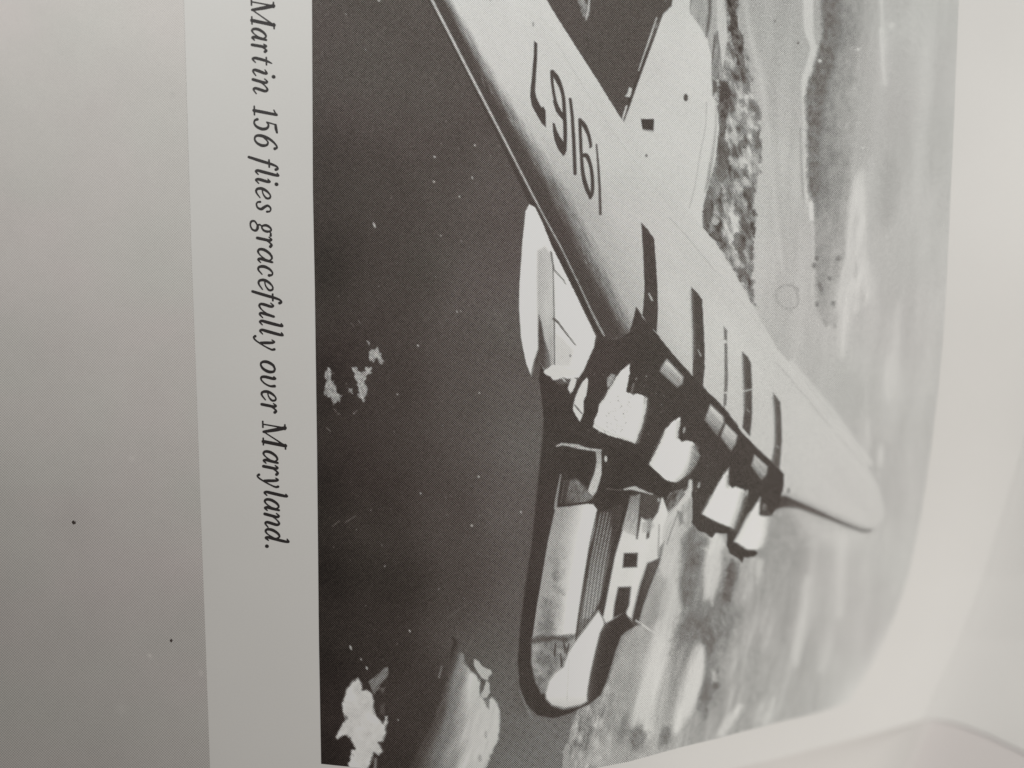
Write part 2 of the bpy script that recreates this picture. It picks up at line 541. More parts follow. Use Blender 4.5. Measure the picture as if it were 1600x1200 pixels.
for (x, y, rx, ry, v) in [(1148, 215, 6, 12, 198), (1160, 255, 5, 9, 200), (1152, 290, 3, 12, 192), (1165, 282, 4, 7, 202), (1131, 300, 2, 14, 188), (1117, 345, 5, 8, 200), (1143, 250, 4, 7, 196), (1166, 320, 3, 6, 198), (1154, 180, 5, 10, 190), (1151, 410, 4, 5, 186), (1165, 395, 2, 6, 190), (1172, 190, 4, 6, 195)]:
    spot(x, y, rx, ry, v, 5, .75, -12, 2, seed=int(y))
# water streaks between tail and trees
poly([(1076, -160), (1112, -160), (1112, 0), (1110, 40), (1106, 55), (1094, 40), (1078, 22)], lambda x, y: 158 + fbm(x, y, 4, 40, 5, 51, 3) * 22, 4, .9)
stroke([(1109, -150, 6), (1109, 20, 5), (1106, 42, 5), (1104, 56, 2)], 4, 92, 4, .85)
stroke([(1079, -150), (1080, 0), (1077, 18)], 2, 110, 2, .6)
stroke([(1131, -150, 5), (1131, 10, 6), (1130, 18, 3)], 5, 80, 3)
poly([(1118, -160), (1128, -160), (1134, 20), (1137, 60), (1131, 100), (1127, 120), (1121, 60)], 198, 4, .9)
poly([(1117, 50), (1122, 48), (1128, 100), (1130, 122), (1118, 125), (1112, 118), (1113, 90)], lambda x, y: 140 + fbm(x, y, 3, 20, 4, 53, 3) * 26, 3, .9)
stroke([(1117, 55, 3), (1114, 85, 3), (1112, 100, 2)], 3, 95, 2, .8)

# --- lower right shore
def streaky(v, amp, seed):
    return lambda x, y: v + fbm(x, y, 14, 60, 12, seed, 4) * amp


poly([(1078, 810), (1100, 830), (1095, 870), (1078, 940), (1090, 985), (1112, 1010), (1120, 1060), (1102, 1120), (1092, 1060), (1085, 1000), (1062, 960), (1058, 900), (1068, 850)], streaky(112, 34, 61), 23.8, 0.81, rough=6, rs=12)
poly([(1112, 940), (1135, 935), (1160, 960), (1140, 1010), (1116, 1030), (1095, 985)], lambda x, y: 135 + fbm(x, y, 4, 9, -40, 62, 4) * 22, 37.4, 0.81)
poly([(1037, 800), (1060, 775), (1078, 770), (1080, 815), (1068, 850), (1060, 895), (1046, 925), (1032, 900), (1030, 860)], streaky(198, 12, 63), 15.3, 0.85, rough=4)
poly([(1068, 840), (1078, 830), (1084, 850), (1078, 885), (1068, 875)], streaky(130, 30, 64), 13.6, 0.72)
poly([(1110, 836), (1118, 828), (1128, 838), (1136, 852), (1126, 862), (1128, 885), (1120, 920), (1113, 946), (1104, 926), (1100, 890), (1104, 862), (1092, 855), (1108, 850)], streaky(204, 6, 65), 10.2, 0.90)
poly([(1134, 876), (1150, 874), (1156, 884), (1150, 912), (1141, 946), (1124, 938), (1130, 905)], lambda x, y: 108 + fbm(x, y, 5, 6, -40, 66, 3) * 26, 17.0, 0.81, rough=3)
poly([(1092, 838), (1106, 842), (1106, 856), (1094, 856)], 120, 10.2, 0.63)
poly([(1162, 874), (1176, 868), (1192, 874), (1192, 900), (1182, 925), (1170, 940), (1155, 940), (1158, 905)], streaky(182, 10, 67), 20.4, 0.72)
poly([(1180, 872), (1192, 874), (1190, 900), (1184, 916), (1180, 895)], 203, 8.5, 0.81)
# long light band from the nose downwards
poly([(1040, 955), (1052, 905), (1066, 950), (1058, 985), (1048, 1015), (1034, 1060), (1024, 1100), (1022, 1145), (1000, 1160), (985, 1150), (990, 1105), (1000, 1065), (1012, 1020), (1022, 980)], streaky(208, 7, 68), 13.6, 0.90, curve=3)
poly([(1030, 905), (1048, 905), (1046, 935), (1034, 960), (1026, 940)], streaky(172, 12, 69), 17.0, 0.81)
poly([(985, 982), (1002, 975), (1022, 988), (1016, 1020), (1004, 1060), (990, 1090), (974, 1085), (960, 1080), (952, 1055), (960, 1020), (972, 992)], lambda x, y: 176 + fbm(x, y, 18, 34, 10, 71, 4) * 16, 17.0, 0.85)
poly([(988, 1000), (1004, 1010), (998, 1050), (986, 1085), (976, 1060)], 160, 27.2, 0.54)
poly([(1060, 965), (1085, 955), (1090, 985), (1074, 1010), (1050, 1020), (1052, 990)], lambda x, y: 128 + fbm(x, y, 8, 14, 20, 72, 4) * 36, 20.4, 0.77, rough=4)
poly([(1085, 1000), (1078, 1030), (1066, 1080), (1054, 1110), (1046, 1150), (1036, 1150), (1040, 1105), (1052, 1060), (1064, 1020), (1076, 996)], streaky(150, 14, 73), 13.6, 0.72)
poly([(1094, 993), (1101, 1010), (1101, 1040), (1094, 1072), (1082, 1105), (1066, 1136), (1054, 1146), (1050, 1130), (1058, 1095), (1070, 1050), (1080, 1020)], streaky(206, 5, 74), 10.2, 0.90, curve=3)
stroke([(1096, 985, 4), (1104, 1020, 6), (1102, 1070, 6), (1094, 1108, 3)], 4, 112, 7, .8, rough=1)
poly([(1112, 1044), (1118, 1050), (1122, 1070), (1112, 1066)], 190, 6.8, 0.72)
spot(1120, 1072, 4, 4, 112, 5, .8, 0, 1.5)
poly([(980, 1140), (1000, 1130), (1010, 1145), (1006, 1170), (986, 1175)], lambda x, y: 128 + fbm(x, y, 8, 12, 0, 75, 3) * 30, 17.0, 0.77, rough=4)
poly([(1036, 1142), (1046, 1135), (1052, 1158), (1040, 1170), (1028, 1166)], 128, 15.3, 0.72)
poly([(1155, 1098), (1162, 1104), (1146, 1130), (1132, 1150), (1115, 1152), (1130, 1125)], 204, 11.9, 0.81)
poly([(1184, 1100), (1192, 1098), (1188, 1125), (1175, 1140), (1178, 1118)], 198, 11.9, 0.72)
poly([(1206, 1092), (1214, 1090), (1208, 1118), (1198, 1132), (1190, 1130)], 196, 10.2, 0.63)
sl = window([(950, 790), (1400, 1230)], 0)
mk = np.clip((XX[sl] - 960 - (1100 - YY[sl]) * .2) / 60, 0, 1) * np.clip((YY[sl] - 800) / 60, 0, 1)
V[sl] += mk * (fbm(XX[sl], YY[sl], 7, 46, 14, 77, 4) * 13 + fbm(XX[sl], YY[sl], 22, 90, 12, 78, 3) * 9) * np.clip((1330 - XX[sl]) / 150, .2, 1)
for (x, y, rx, ry, v, a_) in [(1086, 872, 9, 26, 104, .75), (1078, 925, 10, 22, 116, .6), (1098, 985, 16, 22, 112, .6), (1110, 1010, 6, 20, 104, .6), (1143, 905, 9, 24, 100, .7), (1075, 985, 12, 18, 120, .6), (1118, 1072, 5, 6, 104, .7), (1096, 1090, 5, 22, 120, .6), (1040, 1150, 7, 14, 112, .7), (996, 1152, 11, 14, 116, .7), (1128, 975, 16, 22, 132, .5), (1068, 852, 5, 18, 130, .5), (1056, 1020, 6, 30, 140, .5), (1180, 1075, 12, 30, 146, .4)]:
    spot(x, y, rx, ry, lambda p, q, v=v: v + fbm(p, q, 5, 10, -30, 79, 3) * 20, max(6, rx * 1.3), a_, 12, 3.0, seed=int(x))
for (x, y, rx, ry, v, a_) in [(1112, 895, 9, 44, 206, .8), (1086, 1065, 10, 58, 208, .8), (1018, 1060, 13, 70, 210, .7), (1046, 935, 10, 40, 205, .6), (1046, 850, 11, 44, 204, .6)]:
    spot(x, y, rx, ry, v, rx * 1.3, a_, 13, 1.5, seed=int(x))
# mottled coast under the nose
poly([(905, 1108), (925, 1098), (940, 1080), (948, 1062), (956, 1080), (966, 1092), (960, 1130), (950, 1170), (935, 1200), (895, 1215), (888, 1175), (893, 1135)], lambda x, y: 165 + fbm(x, y, 6, 14, 12, 81, 4) * 52, 6.8, 0.90, rough=4, rs=8)
poly([(948, 1090), (975, 1095), (985, 1120), (975, 1160), (950, 1170), (945, 1130)], lambda x, y: 150 + fbm(x, y, 10, 22, 12, 82, 4) * 34, 20.4, 0.77)
poly([(935, 1140), (960, 1150), (955, 1190), (930, 1205), (915, 1190)], lambda x, y: 178 + fbm(x, y, 9, 14, 0, 83, 3) * 22, 17.0, 0.72)
stroke([(905, 1110, 2), (893, 1140, 3), (888, 1180, 2), (884, 1220, 2)], 2, 176, 3, .6, rough=1)
# high cloud streaks over the lower sky
for pts, v, a in [([(1262, 905, 10), (1258, 950, 15), (1248, 1000, 14), (1243, 1036, 8)], 202, .85), ([(1272, 850, 8), (1268, 900, 8), (1264, 940, 6)], 196, .6), ([(1316, 840, 18), (1314, 900, 12), (1312, 960, 10)], 203, .85),
                  ([(1296, 1003, 4), (1290, 1025, 7), (1283, 1045, 6)], 198, .8), ([(1290, 860, 8), (1286, 940, 8), (1276, 1000, 8)], 178, .6), ([(1240, 860, 12), (1236, 920, 14), (1222, 1000, 14)], 158, .5), ([(1205, 980, 8), (1196, 1010, 8)], 184, .7),
                  ([(1340, 850, 12), (1338, 930, 18), (1326, 1010, 20)], 182, .6), ([(1190, 1045, 8), (1186, 1075, 8)], 184, .6)]:
    stroke(pts, 8, v, 14, a, curve=4)

# --- clouds and foam in the dark water
def cl1(x, y):
    return 217 + fbm(x, y, 14, 14, 0, 91, 4) * 14


poly([(560, 1059), (564, 1066), (567, 1078), (574, 1078), (582, 1084), (584, 1095), (584, 1112), (590, 1121), (598, 1130), (602, 1120), (606, 1119), (605, 1130), (602, 1136), (603, 1146), (598, 1158), (592, 1160), (596, 1167), (597, 1174), (591, 1180),
      (584, 1176), (581, 1188), (577, 1196), (573, 1215), (542, 1215), (546, 1190), (550, 1172), (556, 1170), (549, 1156), (543, 1149), (536, 1149), (527, 1154), (524, 1152), (533, 1136), (542, 1121), (537, 1118), (535, 1104), (537, 1090), (541, 1078), (549, 1067)], cl1, 5.0, 1, LAB['cloud'], rough=1.6, rs=5)
poly([(576, 1066), (598, 1046), (606, 1041), (607, 1052), (598, 1066), (590, 1078), (585, 1086), (580, 1076)], lambda x, y: 128 + fbm(x, y, 3, 14, 45, 92, 3) * 34, 3, .9, rough=1.5)
poly([(592, 1075), (603, 1074), (598, 1084)], 120, 4, .6)
poly([(594, 1102), (602, 1098), (600, 1118), (594, 1115)], 100, 5, .6)
stroke([(587, 1186, 4), (585, 1215, 5)], 4, 150, 3, .8)
cl2 = [(708, 996), (716, 1005), (722, 1020), (728, 1038), (734, 1050), (745, 1056), (752, 1070), (752, 1090), (757, 1098), (768, 1088), (778, 1098), (781, 1130), (778, 1155), (768, 1178), (756, 1205), (752, 1230), (620, 1230), (640, 1195), (655, 1165), (675, 1130), (690, 1090), (700, 1050), (704, 1020)]


def cl2v(x, y):
    edge = np.clip((x - (708 - (y - 1000) * 0.36)) / np.interp(y, [1000, 1200], [34, 92]) + fbm(x, y, 12, 60, 22, 95, 3) * .12, 0, 1)
    return 64 + (213 - 64) * edge ** 1.25 + fbm(x, y, 10, 50, 22, 93, 4) * 12 * edge


poly(cl2, cl2v, 6, 1, LAB['cloud'] + 1, rough=2.0, rs=7)
poly([(776, 1100), (781, 1112), (781, 1136), (774, 1162), (762, 1186), (756, 1190), (764, 1160), (770, 1130)], 214, 6, .7)
for pts in ([(740, 1028), (748, 1032), (756, 1042), (766, 1046), (768, 1052), (762, 1062), (754, 1060), (746, 1050), (741, 1040)], [(760, 1063), (765, 1068), (766, 1082), (761, 1090), (753, 1092), (752, 1084), (756, 1076)]):
    poly(pts, 202, 3, .95, rough=1.2)
poly([(752, 1062), (758, 1066), (752, 1080), (750, 1088), (749, 1074)], 92, 3, .8)
poly([(757, 1094), (765, 1090), (764, 1108), (760, 1104)], 118, 4, .8)
spot(759, 1148, 2, 6, 165, 4, .6); spot(750, 1185, 3, 6, 165, 4, .6)
stroke([(690, 1042, 2), (686, 1058, 3)], 3, 160, 3, .7)
poly([(805, 960), (812, 1040), (812, 1080), (830, 1115), (800, 1110), (790, 1040)], lambda x, y: 104 + fbm(x, y, 12, 40, 10, 94, 3) * 10, 20, .6)
stroke([(812, 1080, 2), (824, 1106, 4), (832, 1124, 3)], 3, 150, 4, .6)
stroke([(700, 965, 2), (720, 950, 3), (735, 940, 2)], 3, 108, 6, .5)


def foam(pts, v, seed):
    poly(pts, lambda x, y: v + fbm(x, y, 3, 3, 45, seed, 2) * 30, 2.2, .95, rough=2.6, rs=5, seed=seed)


foam([(513, 574), (519, 578), (518, 590), (524, 604), (526, 614), (535, 618), (530, 626), (520, 634), (518, 620), (508, 618), (509, 600), (508, 584)], 168, 101)
foam([(551, 574), (558, 576), (565, 584), (572, 574), (581, 574), (581, 582), (572, 590), (571, 600), (574, 608), (573, 618), (567, 627), (559, 617), (560, 604), (555, 592)], 178, 102)
foam([(574, 533), (577, 536), (580, 548), (586, 546), (590, 540), (594, 552), (599, 564), (595, 570), (588, 560), (583, 566), (577, 558), (579, 548)], 172, 103)
foam([(544, 606), (549, 608), (550, 614), (546, 612)], 160, 104)
foam([(522, 640), (530, 646), (534, 648), (528, 648)], 110, 105)
foam([(550, 646), (558, 642), (556, 648)], 110, 106)
for i in range(55):
    x, y = rng.uniform(492, 800), rng.uniform(-60, 1180)
    if y > 1040 and x < 790:
        continue
    spot(x, y, rng.uniform(.7, 1.3), rng.uniform(.8, 1.8), rng.uniform(110, 170), 1.6, rng.uniform(.25, .8), rng.uniform(0, 180))
for (x, y, r, q) in [(585, 352, 1.8, 5), (679, 245, 2, 2), (678, 284, 1.8, 2), (718, 307, 1.5, 1.5), (689, 368, 1.2, 1.2), (714, 487, 1.2, 2), (720, 486, 1.2, 1.4), (653, 540, 1.5, 1.8), (737, 821, 2, 2.2), (748, 745, 1.6, 1.6), (657, 771, 1.6, 1.6), (749, 614, 1.4, 1.4), (621, 616, 1.4, 1.4), (592, 1, 2, 1.5),
                     (548, 1012, 1.6, 4), (573, 1044, 1.4, 3), (640, 986, 1.4, 2.4), (552, 1180, 1, 3), (622, 1125, 1.2, 2), (564, 1030, 1, 2), (814, 800, 1.2, 2), (742, 227, 1.4, 2), (738, 278, 1.2, 2.4), (765, 130, 1.2, 2)]:
    spot(x, y, r, q, 188, 1.5, .95, -25, .4)
for pts in ([(548, 505), (553, 510)], [(560, 500), (563, 506)], [(520, 822), (530, 814)], [(540, 816), (556, 806)], [(510, 668), (516, 674)]):
    stroke(pts, 1.2, 130, 1.6, .7)
# dark shore notch at the very top of the water between wing and tail
poly([(896, -20), (906, -20), (914, 5), (921, 14), (920, 24), (915, 32), (910, 20), (905, 8)], lambda x, y: 150 + fbm(x, y, 3, 8, 20, 108, 3) * 40, 3, .9, rough=2)
stroke([(922, -20, 3), (920, 10, 3), (916, 30, 2)], 3, 200, 2, .8)

# --- tail (far surfaces) and rear hull
TAILV = lambda x, y: 204 + fbm(x, y, 60, 60, 0, 111, 3) * 3 + np.clip((x - 1040) / 60, -1, 1) * 2
poly([(968, 183), (974, 192), (985, 162), (1004, 108), (1026, 40), (1036, 22), (1050, 8), (1056, -40), (1060, -160), (1076, -160), (1078, 20), (1094, 42), (1106, 64), (1112, 92), (1111, 118), (1112, 148), (1120, 165), (1124, 200), (1118, 250), (1104, 300), (1097, 330), (1098, 356), (1060, 420), (960, 300)], TAILV, 3.2, 1, LAB['tail'], rough=.6)
stroke([(1040, 2, 3), (1050, -30, 3)], 3, 150, 3, .4)
stroke([(1104, 160), (1102, 200), (1094, 240), (1086, 290), (1077, 325)], 1.6, 172, 2, .7, curve=4)
stroke([(1119, 165, 2), (1118, 205, 3), (1112, 250, 5), (1106, 285, 4), (1101, 300, 2)], 3, 166, 4, .8, curve=4)
stroke([(1109, 255, 2), (1108, 275, 5), (1103, 295, 2)], 3, 145, 4, .6)
# tail leading line
stroke([(1034, 24, 2), (1020, 62, 3), (1003, 106, 4), (990, 140, 5), (980, 168, 6), (973, 186, 4)], 4, 72, 2)
stroke([(1026, 28, 2), (1016, 58, 3), (1006, 86, 2), (998, 110, 2)], 2, 196, 1.6, .95)
stroke([(979, 166, 3), (974, 182, 3), (972, 190, 2)], 3, 204, 1.6)
poly([(983, 136), (988, 138), (986, 148), (984, 152), (976, 151), (980, 146)], 196, 1.8)

# --- wing
wing_pts = [(674, 0), (602, -160), (752, -160), (854, 0), (890, 58), (930, 120), (968, 181), (1040, 290), (1098, 356), (1120, 382), (1150, 430), (1185, 494), (1215, 545), (1245, 582), (1265, 607), (1300, 650), (1328, 684), (1352, 722), (1369, 752), (1379, 780), (1382, 805), (1372, 824), (1358, 831),
            (1330, 823), (1274, 798), (1233, 778), (1220, 760), (1224, 740), (1161, 678), (1123, 630), (1056, 560), (1020, 515), (994, 480), (984, 520), (948, 532), (934, 524), (892, 447), (862, 392), (847, 345), (832, 316), (790, 230), (742, 130)]


def wing_tone(x, y):
    # distance to the right of the near edge, measured across the wing
    ex = interp(y, [(-160, 602), (0, 674), (130, 742), (300, 830), (387, 874), (447, 905), (525, 948), (900, 1160)])
    d = x - ex
    soft = interp(y, [(-160, 18), (0, 25), (130, 28), (300, 43), (400, 42), (525, 40), (600, 40)])
    ramp = interp(y, [(-160, 18), (0, 22), (130, 30), (300, 48), (400, 50), (525, 44), (600, 44)])
    k = np.clip((d - soft + ramp * .5) / ramp + fbm(x, y, 4, 26, -27, 121, 3) * .12, 0, 1)
    k = k * k * (3 - 2 * k)
    base = interp(y, [(0, 208), (300, 200), (480, 203), (700, 202), (800, 196)]) + fbm(x, y, 30, 90, -35, 122, 4) * 3.5
    base = base - 17 * np.exp(-(np.clip(d - soft - ramp * .4, 0, 999) / 46) ** 2) * np.clip((y - 120) / 200, 0, 1)
    return 78 + (base - 78) * k


poly(wing_pts, wing_tone, 2.0, 1, LAB['wing'], rough=.5)
# dark outer lip and bright leading line
stroke([(596, -160, 5), (670, 0, 3), (738, 130, 4), (812, 280, 6), (846, 350, 8), (882, 418, 9), (912, 470, 10), (938, 520, 12)], 6, 70, 2.4, .9)
stroke([(602, -160, 5), (675, 0, 4), (742, 130, 4), (790, 222, 3.2), (830, 300, 3), (850, 338, 2.2), (877, 387, 2.4), (905, 445, 2), (922, 482, 3), (934, 506, 4), (944, 524, 3)], 3, lambda x, y: 196 - np.clip((y - 250) / 300, 0, 1) * 45 + fbm(x, y, 4, 4, 0, 124, 2) * 18, 1.8, .95)
for i in range(70):
    t = rng.uniform(0, 1)
    y = 120 + t * 390
    ex = interp(y, [(0, 674), (130, 742), (300, 830), (387, 874), (447, 905), (525, 948)])
    s = interp(y, [(0, 22), (130, 24), (300, 44), (525, 38)])
    x = ex + s + rng.normal(0, 6)
    stroke([(x, y), (x + rng.uniform(3, 7), y + rng.uniform(6, 14))], 1.3, rng.choice([190, 110]), 1.6, .35)
# panel lines
stroke([(870, 68), (930, 165), (990, 250), (1052, 330)], 1.4, 190, 2, .55)
stroke([(1046, 340), (1070, 366), (1110, 414), (1118, 424)], 1.4, 178, 2, .8)
stroke([(1120, 424), (1160, 474), (1210, 540), (1235, 566)], 1.4, 192, 2, .5)
stroke([(1212, 566), (1232, 588), (1270, 634), (1298, 668)], 2.2, 182, 3, .75)
stroke([(1306, 678), (1340, 716), (1368, 752)], 2.0, 186, 3, .7)
stroke([(1236, 566, 8), (1300, 642, 8), (1360, 724, 8)], 8, 207, 6, .7)
stroke([(1000, 440), (1050, 480), (1110, 540)], 1.2, 192, 2, .4)
spot(833, 38, 1.2, 4, 128, 1.6, .8); spot(766, 0, 1.2, 1.5, 140, 1.6, .8)
# wing tip shading and the dark line under it
poly([(1222, 770), (1232, 768), (1262, 782), (1300, 800), (1340, 818), (1366, 826), (1356, 832), (1330, 824), (1272, 800), (1228, 786)], 176, 8, .8)
stroke([(1206, 786, 22), (1226, 784, 18), (1250, 790, 10), (1272, 799, 9), (1300, 811, 6), (1330, 823, 4.5), (1350, 830, 4), (1360, 829, 2)], 8, 74, 5, .95)
stroke([(1362, 830, 3), (1374, 823, 2)], 2, 165, 4, .6)
spot(1232, 766, 3, 4, 120, 4, .6)

# --- dark streaks over the wing
STREAKS = [
    [(1002, 348), (1012, 358), (1022, 373), (1024, 400), (1027, 440), (1028, 480), (1026, 522), (1003, 500), (1005, 480), (1007, 450), (1006, 420), (1004, 380)],
    [(1080, 448), (1090, 458), (1097, 468), (1099, 500), (1101, 540), (1101, 575), (1098, 606), (1082, 590), (1083, 560), (1083, 520), (1081, 480)],
    [(1131, 510), (1136, 517), (1136, 540), (1137.5, 590), (1135, 632), (1130, 638), (1132, 590), (1132, 540)],
    [(1160, 550), (1168, 557), (1173, 567), (1175, 600), (1175, 650), (1172, 682), (1160, 668), (1163, 640), (1162, 600), (1161, 570)],
    [(1208, 614), (1219, 628), (1221, 660), (1221.5, 690), (1218, 734), (1206, 722), (1211, 690), (1211, 650)]]
for i, pts in enumerate(STREAKS):
    x0 = min(p[0] for p in pts)
    w = max(p[0] for p in pts) - x0
    tone = [76, 78, 116, 84, 92][i]
    poly(pts, lambda x, y, tone=tone: tone + fbm(x, y, 6, 6, 0, 130, 2) * 3, [1.8, 2.6, 2.2, 3.2, 3.6][i], 1, LAB['streak'] + i, rough=.4)
    if i in (1, 3, 4):
        stroke([(p[0] + 1, p[1] + 8) for p in (pts[0], pts[-1], pts[-2])] + [(pts[-3][0] + 1, pts[-3][1])], 4, 128, 5, .6)
stroke([(1014, 459, 3), (1019, 469, 3)], 3, 196, 1.6, .9); stroke([(1091, 547), (1095, 556)], 2.2, 180, 1.6, .85)
stroke([(1003, 494), (1009, 503)], 2.4, 200, 1.6, .9); stroke([(1020, 515), (1026, 521)], 2.4, 204, 1.6, .9)
spot(1133, 534, 2.5, 3, 205, 2); stroke([(1131, 614), (1137, 613)], 3, 200, 2); stroke([(1160, 612), (1176, 608)], 2.2, 198, 2, .9)
stroke([(1168, 640), (1171, 644)], 1.6, 170, 1.6, .8); stroke([(1214, 696), (1216, 700)], 1.6, 170, 1.6, .8)

# --- registration on the wing
NT = 74
n = LAB['numeral']
_stroke = stroke


def stroke(pts, w, *a, **k):                  # the numerals are brushed a little heavier
    return _stroke([(q[0], q[1], (q[2] if len(q) == 3 else w) + .9) for q in pts], w + .9, *a, **k)


poly([(834.5, 64), (839.5, 68), (839, 95), (837, 125), (836, 143), (838, 152), (842, 161), (846, 168), (849, 166.5), (852.5, 173), (853, 199), (846, 192), (838, 178), (831, 165), (828.5, 150), (829.5, 135), (832, 110), (834, 85)], NT, 1.6, 1, n)
stroke([(862, 112, 4), (863, 130, 3.5), (866, 150, 3.5), (871, 168, 4), (879, 182, 4)], 3, NT, 1.5, 1, n + 1, curve=4)
stroke([(863, 112, 5), (870, 122, 7), (877, 138, 5), (880.5, 155, 4.5), (882, 180, 5), (883, 205, 5), (883, 235, 4)], 4, NT, 1.5, 1, n + 1, curve=4)
poly([(863.5, 192), (867, 193), (870, 204), (875, 214), (881, 222), (885, 232), (883, 241), (880, 244), (872, 233), (866, 218), (864, 205)], NT, 1.5, 1, n + 1)
stroke([(866, 158, 3), (872, 172, 7), (880, 184, 5)], 4, NT, 1.5, 1, n + 1)
stroke([(891, 155, 3.5), (894, 180, 4), (896.5, 220, 4.5), (898.5, 271, 4.5)], 4, NT, 1.5, 1, n + 2)
stroke([(906, 187, 4), (907, 215, 4), (908.5, 245, 4), (911, 272, 5), (916, 292, 6), (922, 306, 5)], 4, NT, 1.5, 1, n + 3, curve=4)
stroke([(907, 188, 4), (913, 196, 6), (919, 209, 4.5), (923, 226, 3.5), (922, 230, 2)], 4, NT, 1.5, 1, n + 3, curve=4)
stroke([(910, 244, 4), (916, 243, 6), (922, 256, 4.5), (925.5, 278, 4.5), (925.5, 300, 4.5), (922, 309, 4)], 4, NT, 1.5, 1, n + 3, curve=4)
stroke([(932, 226, 1.6), (934.5, 255, 2.4), (937, 295, 3), (938, 334, 3.4)], 3, NT + 12, 1.6, 1, n + 4)

stroke = _stroke
# rear hull window and spots
poly([(1001.5, 186), (1022, 186), (1021, 204), (1004, 202)], 70, 2, 1, LAB['window'])
stroke([(1006, 203), (1020, 205)], 2, 130, 3, .7)
spot(1071.5, 152.5, 3.4, 5.8, 80, 2.4); spot(1010, 243, 2, 2.6, 110, 2, .9)

# --- dark underside, leading edge shadow
under = [(936, 520), (948, 531), (966, 530), (983, 520), (990, 500), (994, 480), (1004, 496), (1020, 514), (1040, 539), (1056, 559), (1090, 596), (1123, 629), (1133, 638), (1161, 677), (1180, 697), (1200, 716), (1225, 740), (1224, 758), (1219, 784), (1206, 806), (1192, 806), (1178, 826), (1168, 845), (1163, 857),
         (1180, 860), (1184, 864), (1180, 870), (1163, 871), (1160, 880), (1154, 874), (1140, 864), (1135, 850), (1136, 834), (1118, 833), (1112, 840), (1104, 834), (1090, 828), (1081, 816), (1082, 790), (1080, 757), (1060, 766), (1042, 774), (1026, 778), (1010, 800), (990, 820), (880, 780), (845, 720), (850, 660), (846, 620), (842, 592), (846, 560),
         (852, 545), (860, 575), (870, 600), (900, 600), (913, 578), (928, 545), (932, 530)]


def under_tone(x, y):
    return 71 + fbm(x, y, 50, 50, 0, 141, 3) * 3 + rng.normal(0, 1.6, x.shape)


poly(under, under_tone, 2.6, 1, LAB['wing_underside'], rough=.8)
for i in range(60):
    x, y = rng.uniform(900, 1180), rng.uniform(560, 770)
    if x - 900 > (y - 470) * 1.0:
        continue
    spot(x, y, .9, 1.3, 150, 1.5, .45)

# lit patches on the cowlings
for pts, (gx, gy) in [([(1042, 561), (1068, 589), (1066, 600), (1058, 606), (1031, 580), (1033, 574)], (-.55, .83)), ([(1110, 632), (1130, 651), (1131, 660), (1121, 682), (1101, 656)], (-.6, .8)),
                      ([(1134, 662), (1152, 680), (1149, 694), (1142, 705), (1126, 682)], (-.6, .8)), ([(1179, 711), (1199, 729), (1198, 741), (1190, 750), (1174, 728)], (-.6, .8))]:
    c = np.mean(pts, 0)
    poly(pts, lambda x, y, c=c, gx=gx, gy=gy: np.clip(172 - ((x - c[0]) * gx + (y - c[1]) * gy) * 3.4, 82, 208) + fbm(x, y, 2.2, 30, -42, 143, 2) * 14, 5, .97)

# --- wing float
FV = lambda x, y: 226 + fbm(x, y, 20, 40, 0, 151, 2) * 1.5
fl = LAB['float']
poly([(827, 319), (836, 324), (848, 348), (862, 384), (876, 412), (893, 446), (931, 525), (928, 542), (918, 564), (912, 579), (904, 590), (886, 592), (862, 580), (852, 582), (840, 560), (830, 588), (822, 568), (814, 528), (811, 480), (812, 440), (816, 380), (821, 330)], FV, 1.6, 1, fl, rough=.3)
poly([(840, 392), (852, 385), (862, 400), (865, 470), (866, 572), (856, 580), (844, 560), (840, 500), (839, 440)], lambda x, y: 196 - np.clip((y - 480) / 90, 0, 1) * 26 - 12 * np.exp(-((x - 842) / 5) ** 2) + fbm(x, y, 5, 40, 0, 152, 3) * 7, 6, .95)
poly([(842, 492), (846, 505), (851, 532), (858, 552), (861, 576), (852, 580), (842, 565), (836, 572), (829, 588), (834, 566), (841, 545), (841, 515)], lambda x, y: 78 + np.clip((x - 848) / 8, 0, 1) * 36, 4, .95)
poly([(866, 520), (880, 530), (896, 548), (890, 572), (868, 572)], 204, 8, .7)
stroke([(861, 394, 3), (863, 408, 3), (866, 422, 2), (880, 437, 2), (884, 444, 1)], 2, 112, 1.6, .9)
stroke([(864, 415), (865, 460), (866, 505), (866.5, 572)], 1.7, 96, 1.5, .95)
stroke([(865, 498, 4), (872, 504, 3), (884, 520, 2.2), (899, 539, 1.4)], 2, 92, 1.6, .95)
stroke([(846, 400), (847, 480)], 4, 190, 4, .5)
spot(891, 556, 1.5, 2.2, 110, 1.6, .8, 0, .6)
# torn bow of the float and little white bits
poly([(849, 581), (858, 573), (865, 569), (878, 573), (890, 577), (905, 579), (899, 586), (888, 588), (880, 590), (871, 593), (864, 594), (860, 588), (855, 587)], 219, 1.6, 1, fl, rough=.8, rs=3)
poly([(876, 590), (882, 591), (885, 597), (881, 596)], 190, 1.6)
poly([(893, 589), (901, 592), (899, 602), (895, 611), (891, 615), (887, 607), (890, 598)], 216, 1.6)
poly([(917, 590), (919, 593), (918, 606), (916, 618), (912, 626), (912, 644), (908, 655), (906, 659), (900, 650), (895, 640), (896, 632), (899, 620), (905, 606), (910, 597)], 217, 1.6)
stroke([(898, 633), (909, 646)], 1.8, 90, 1.5)

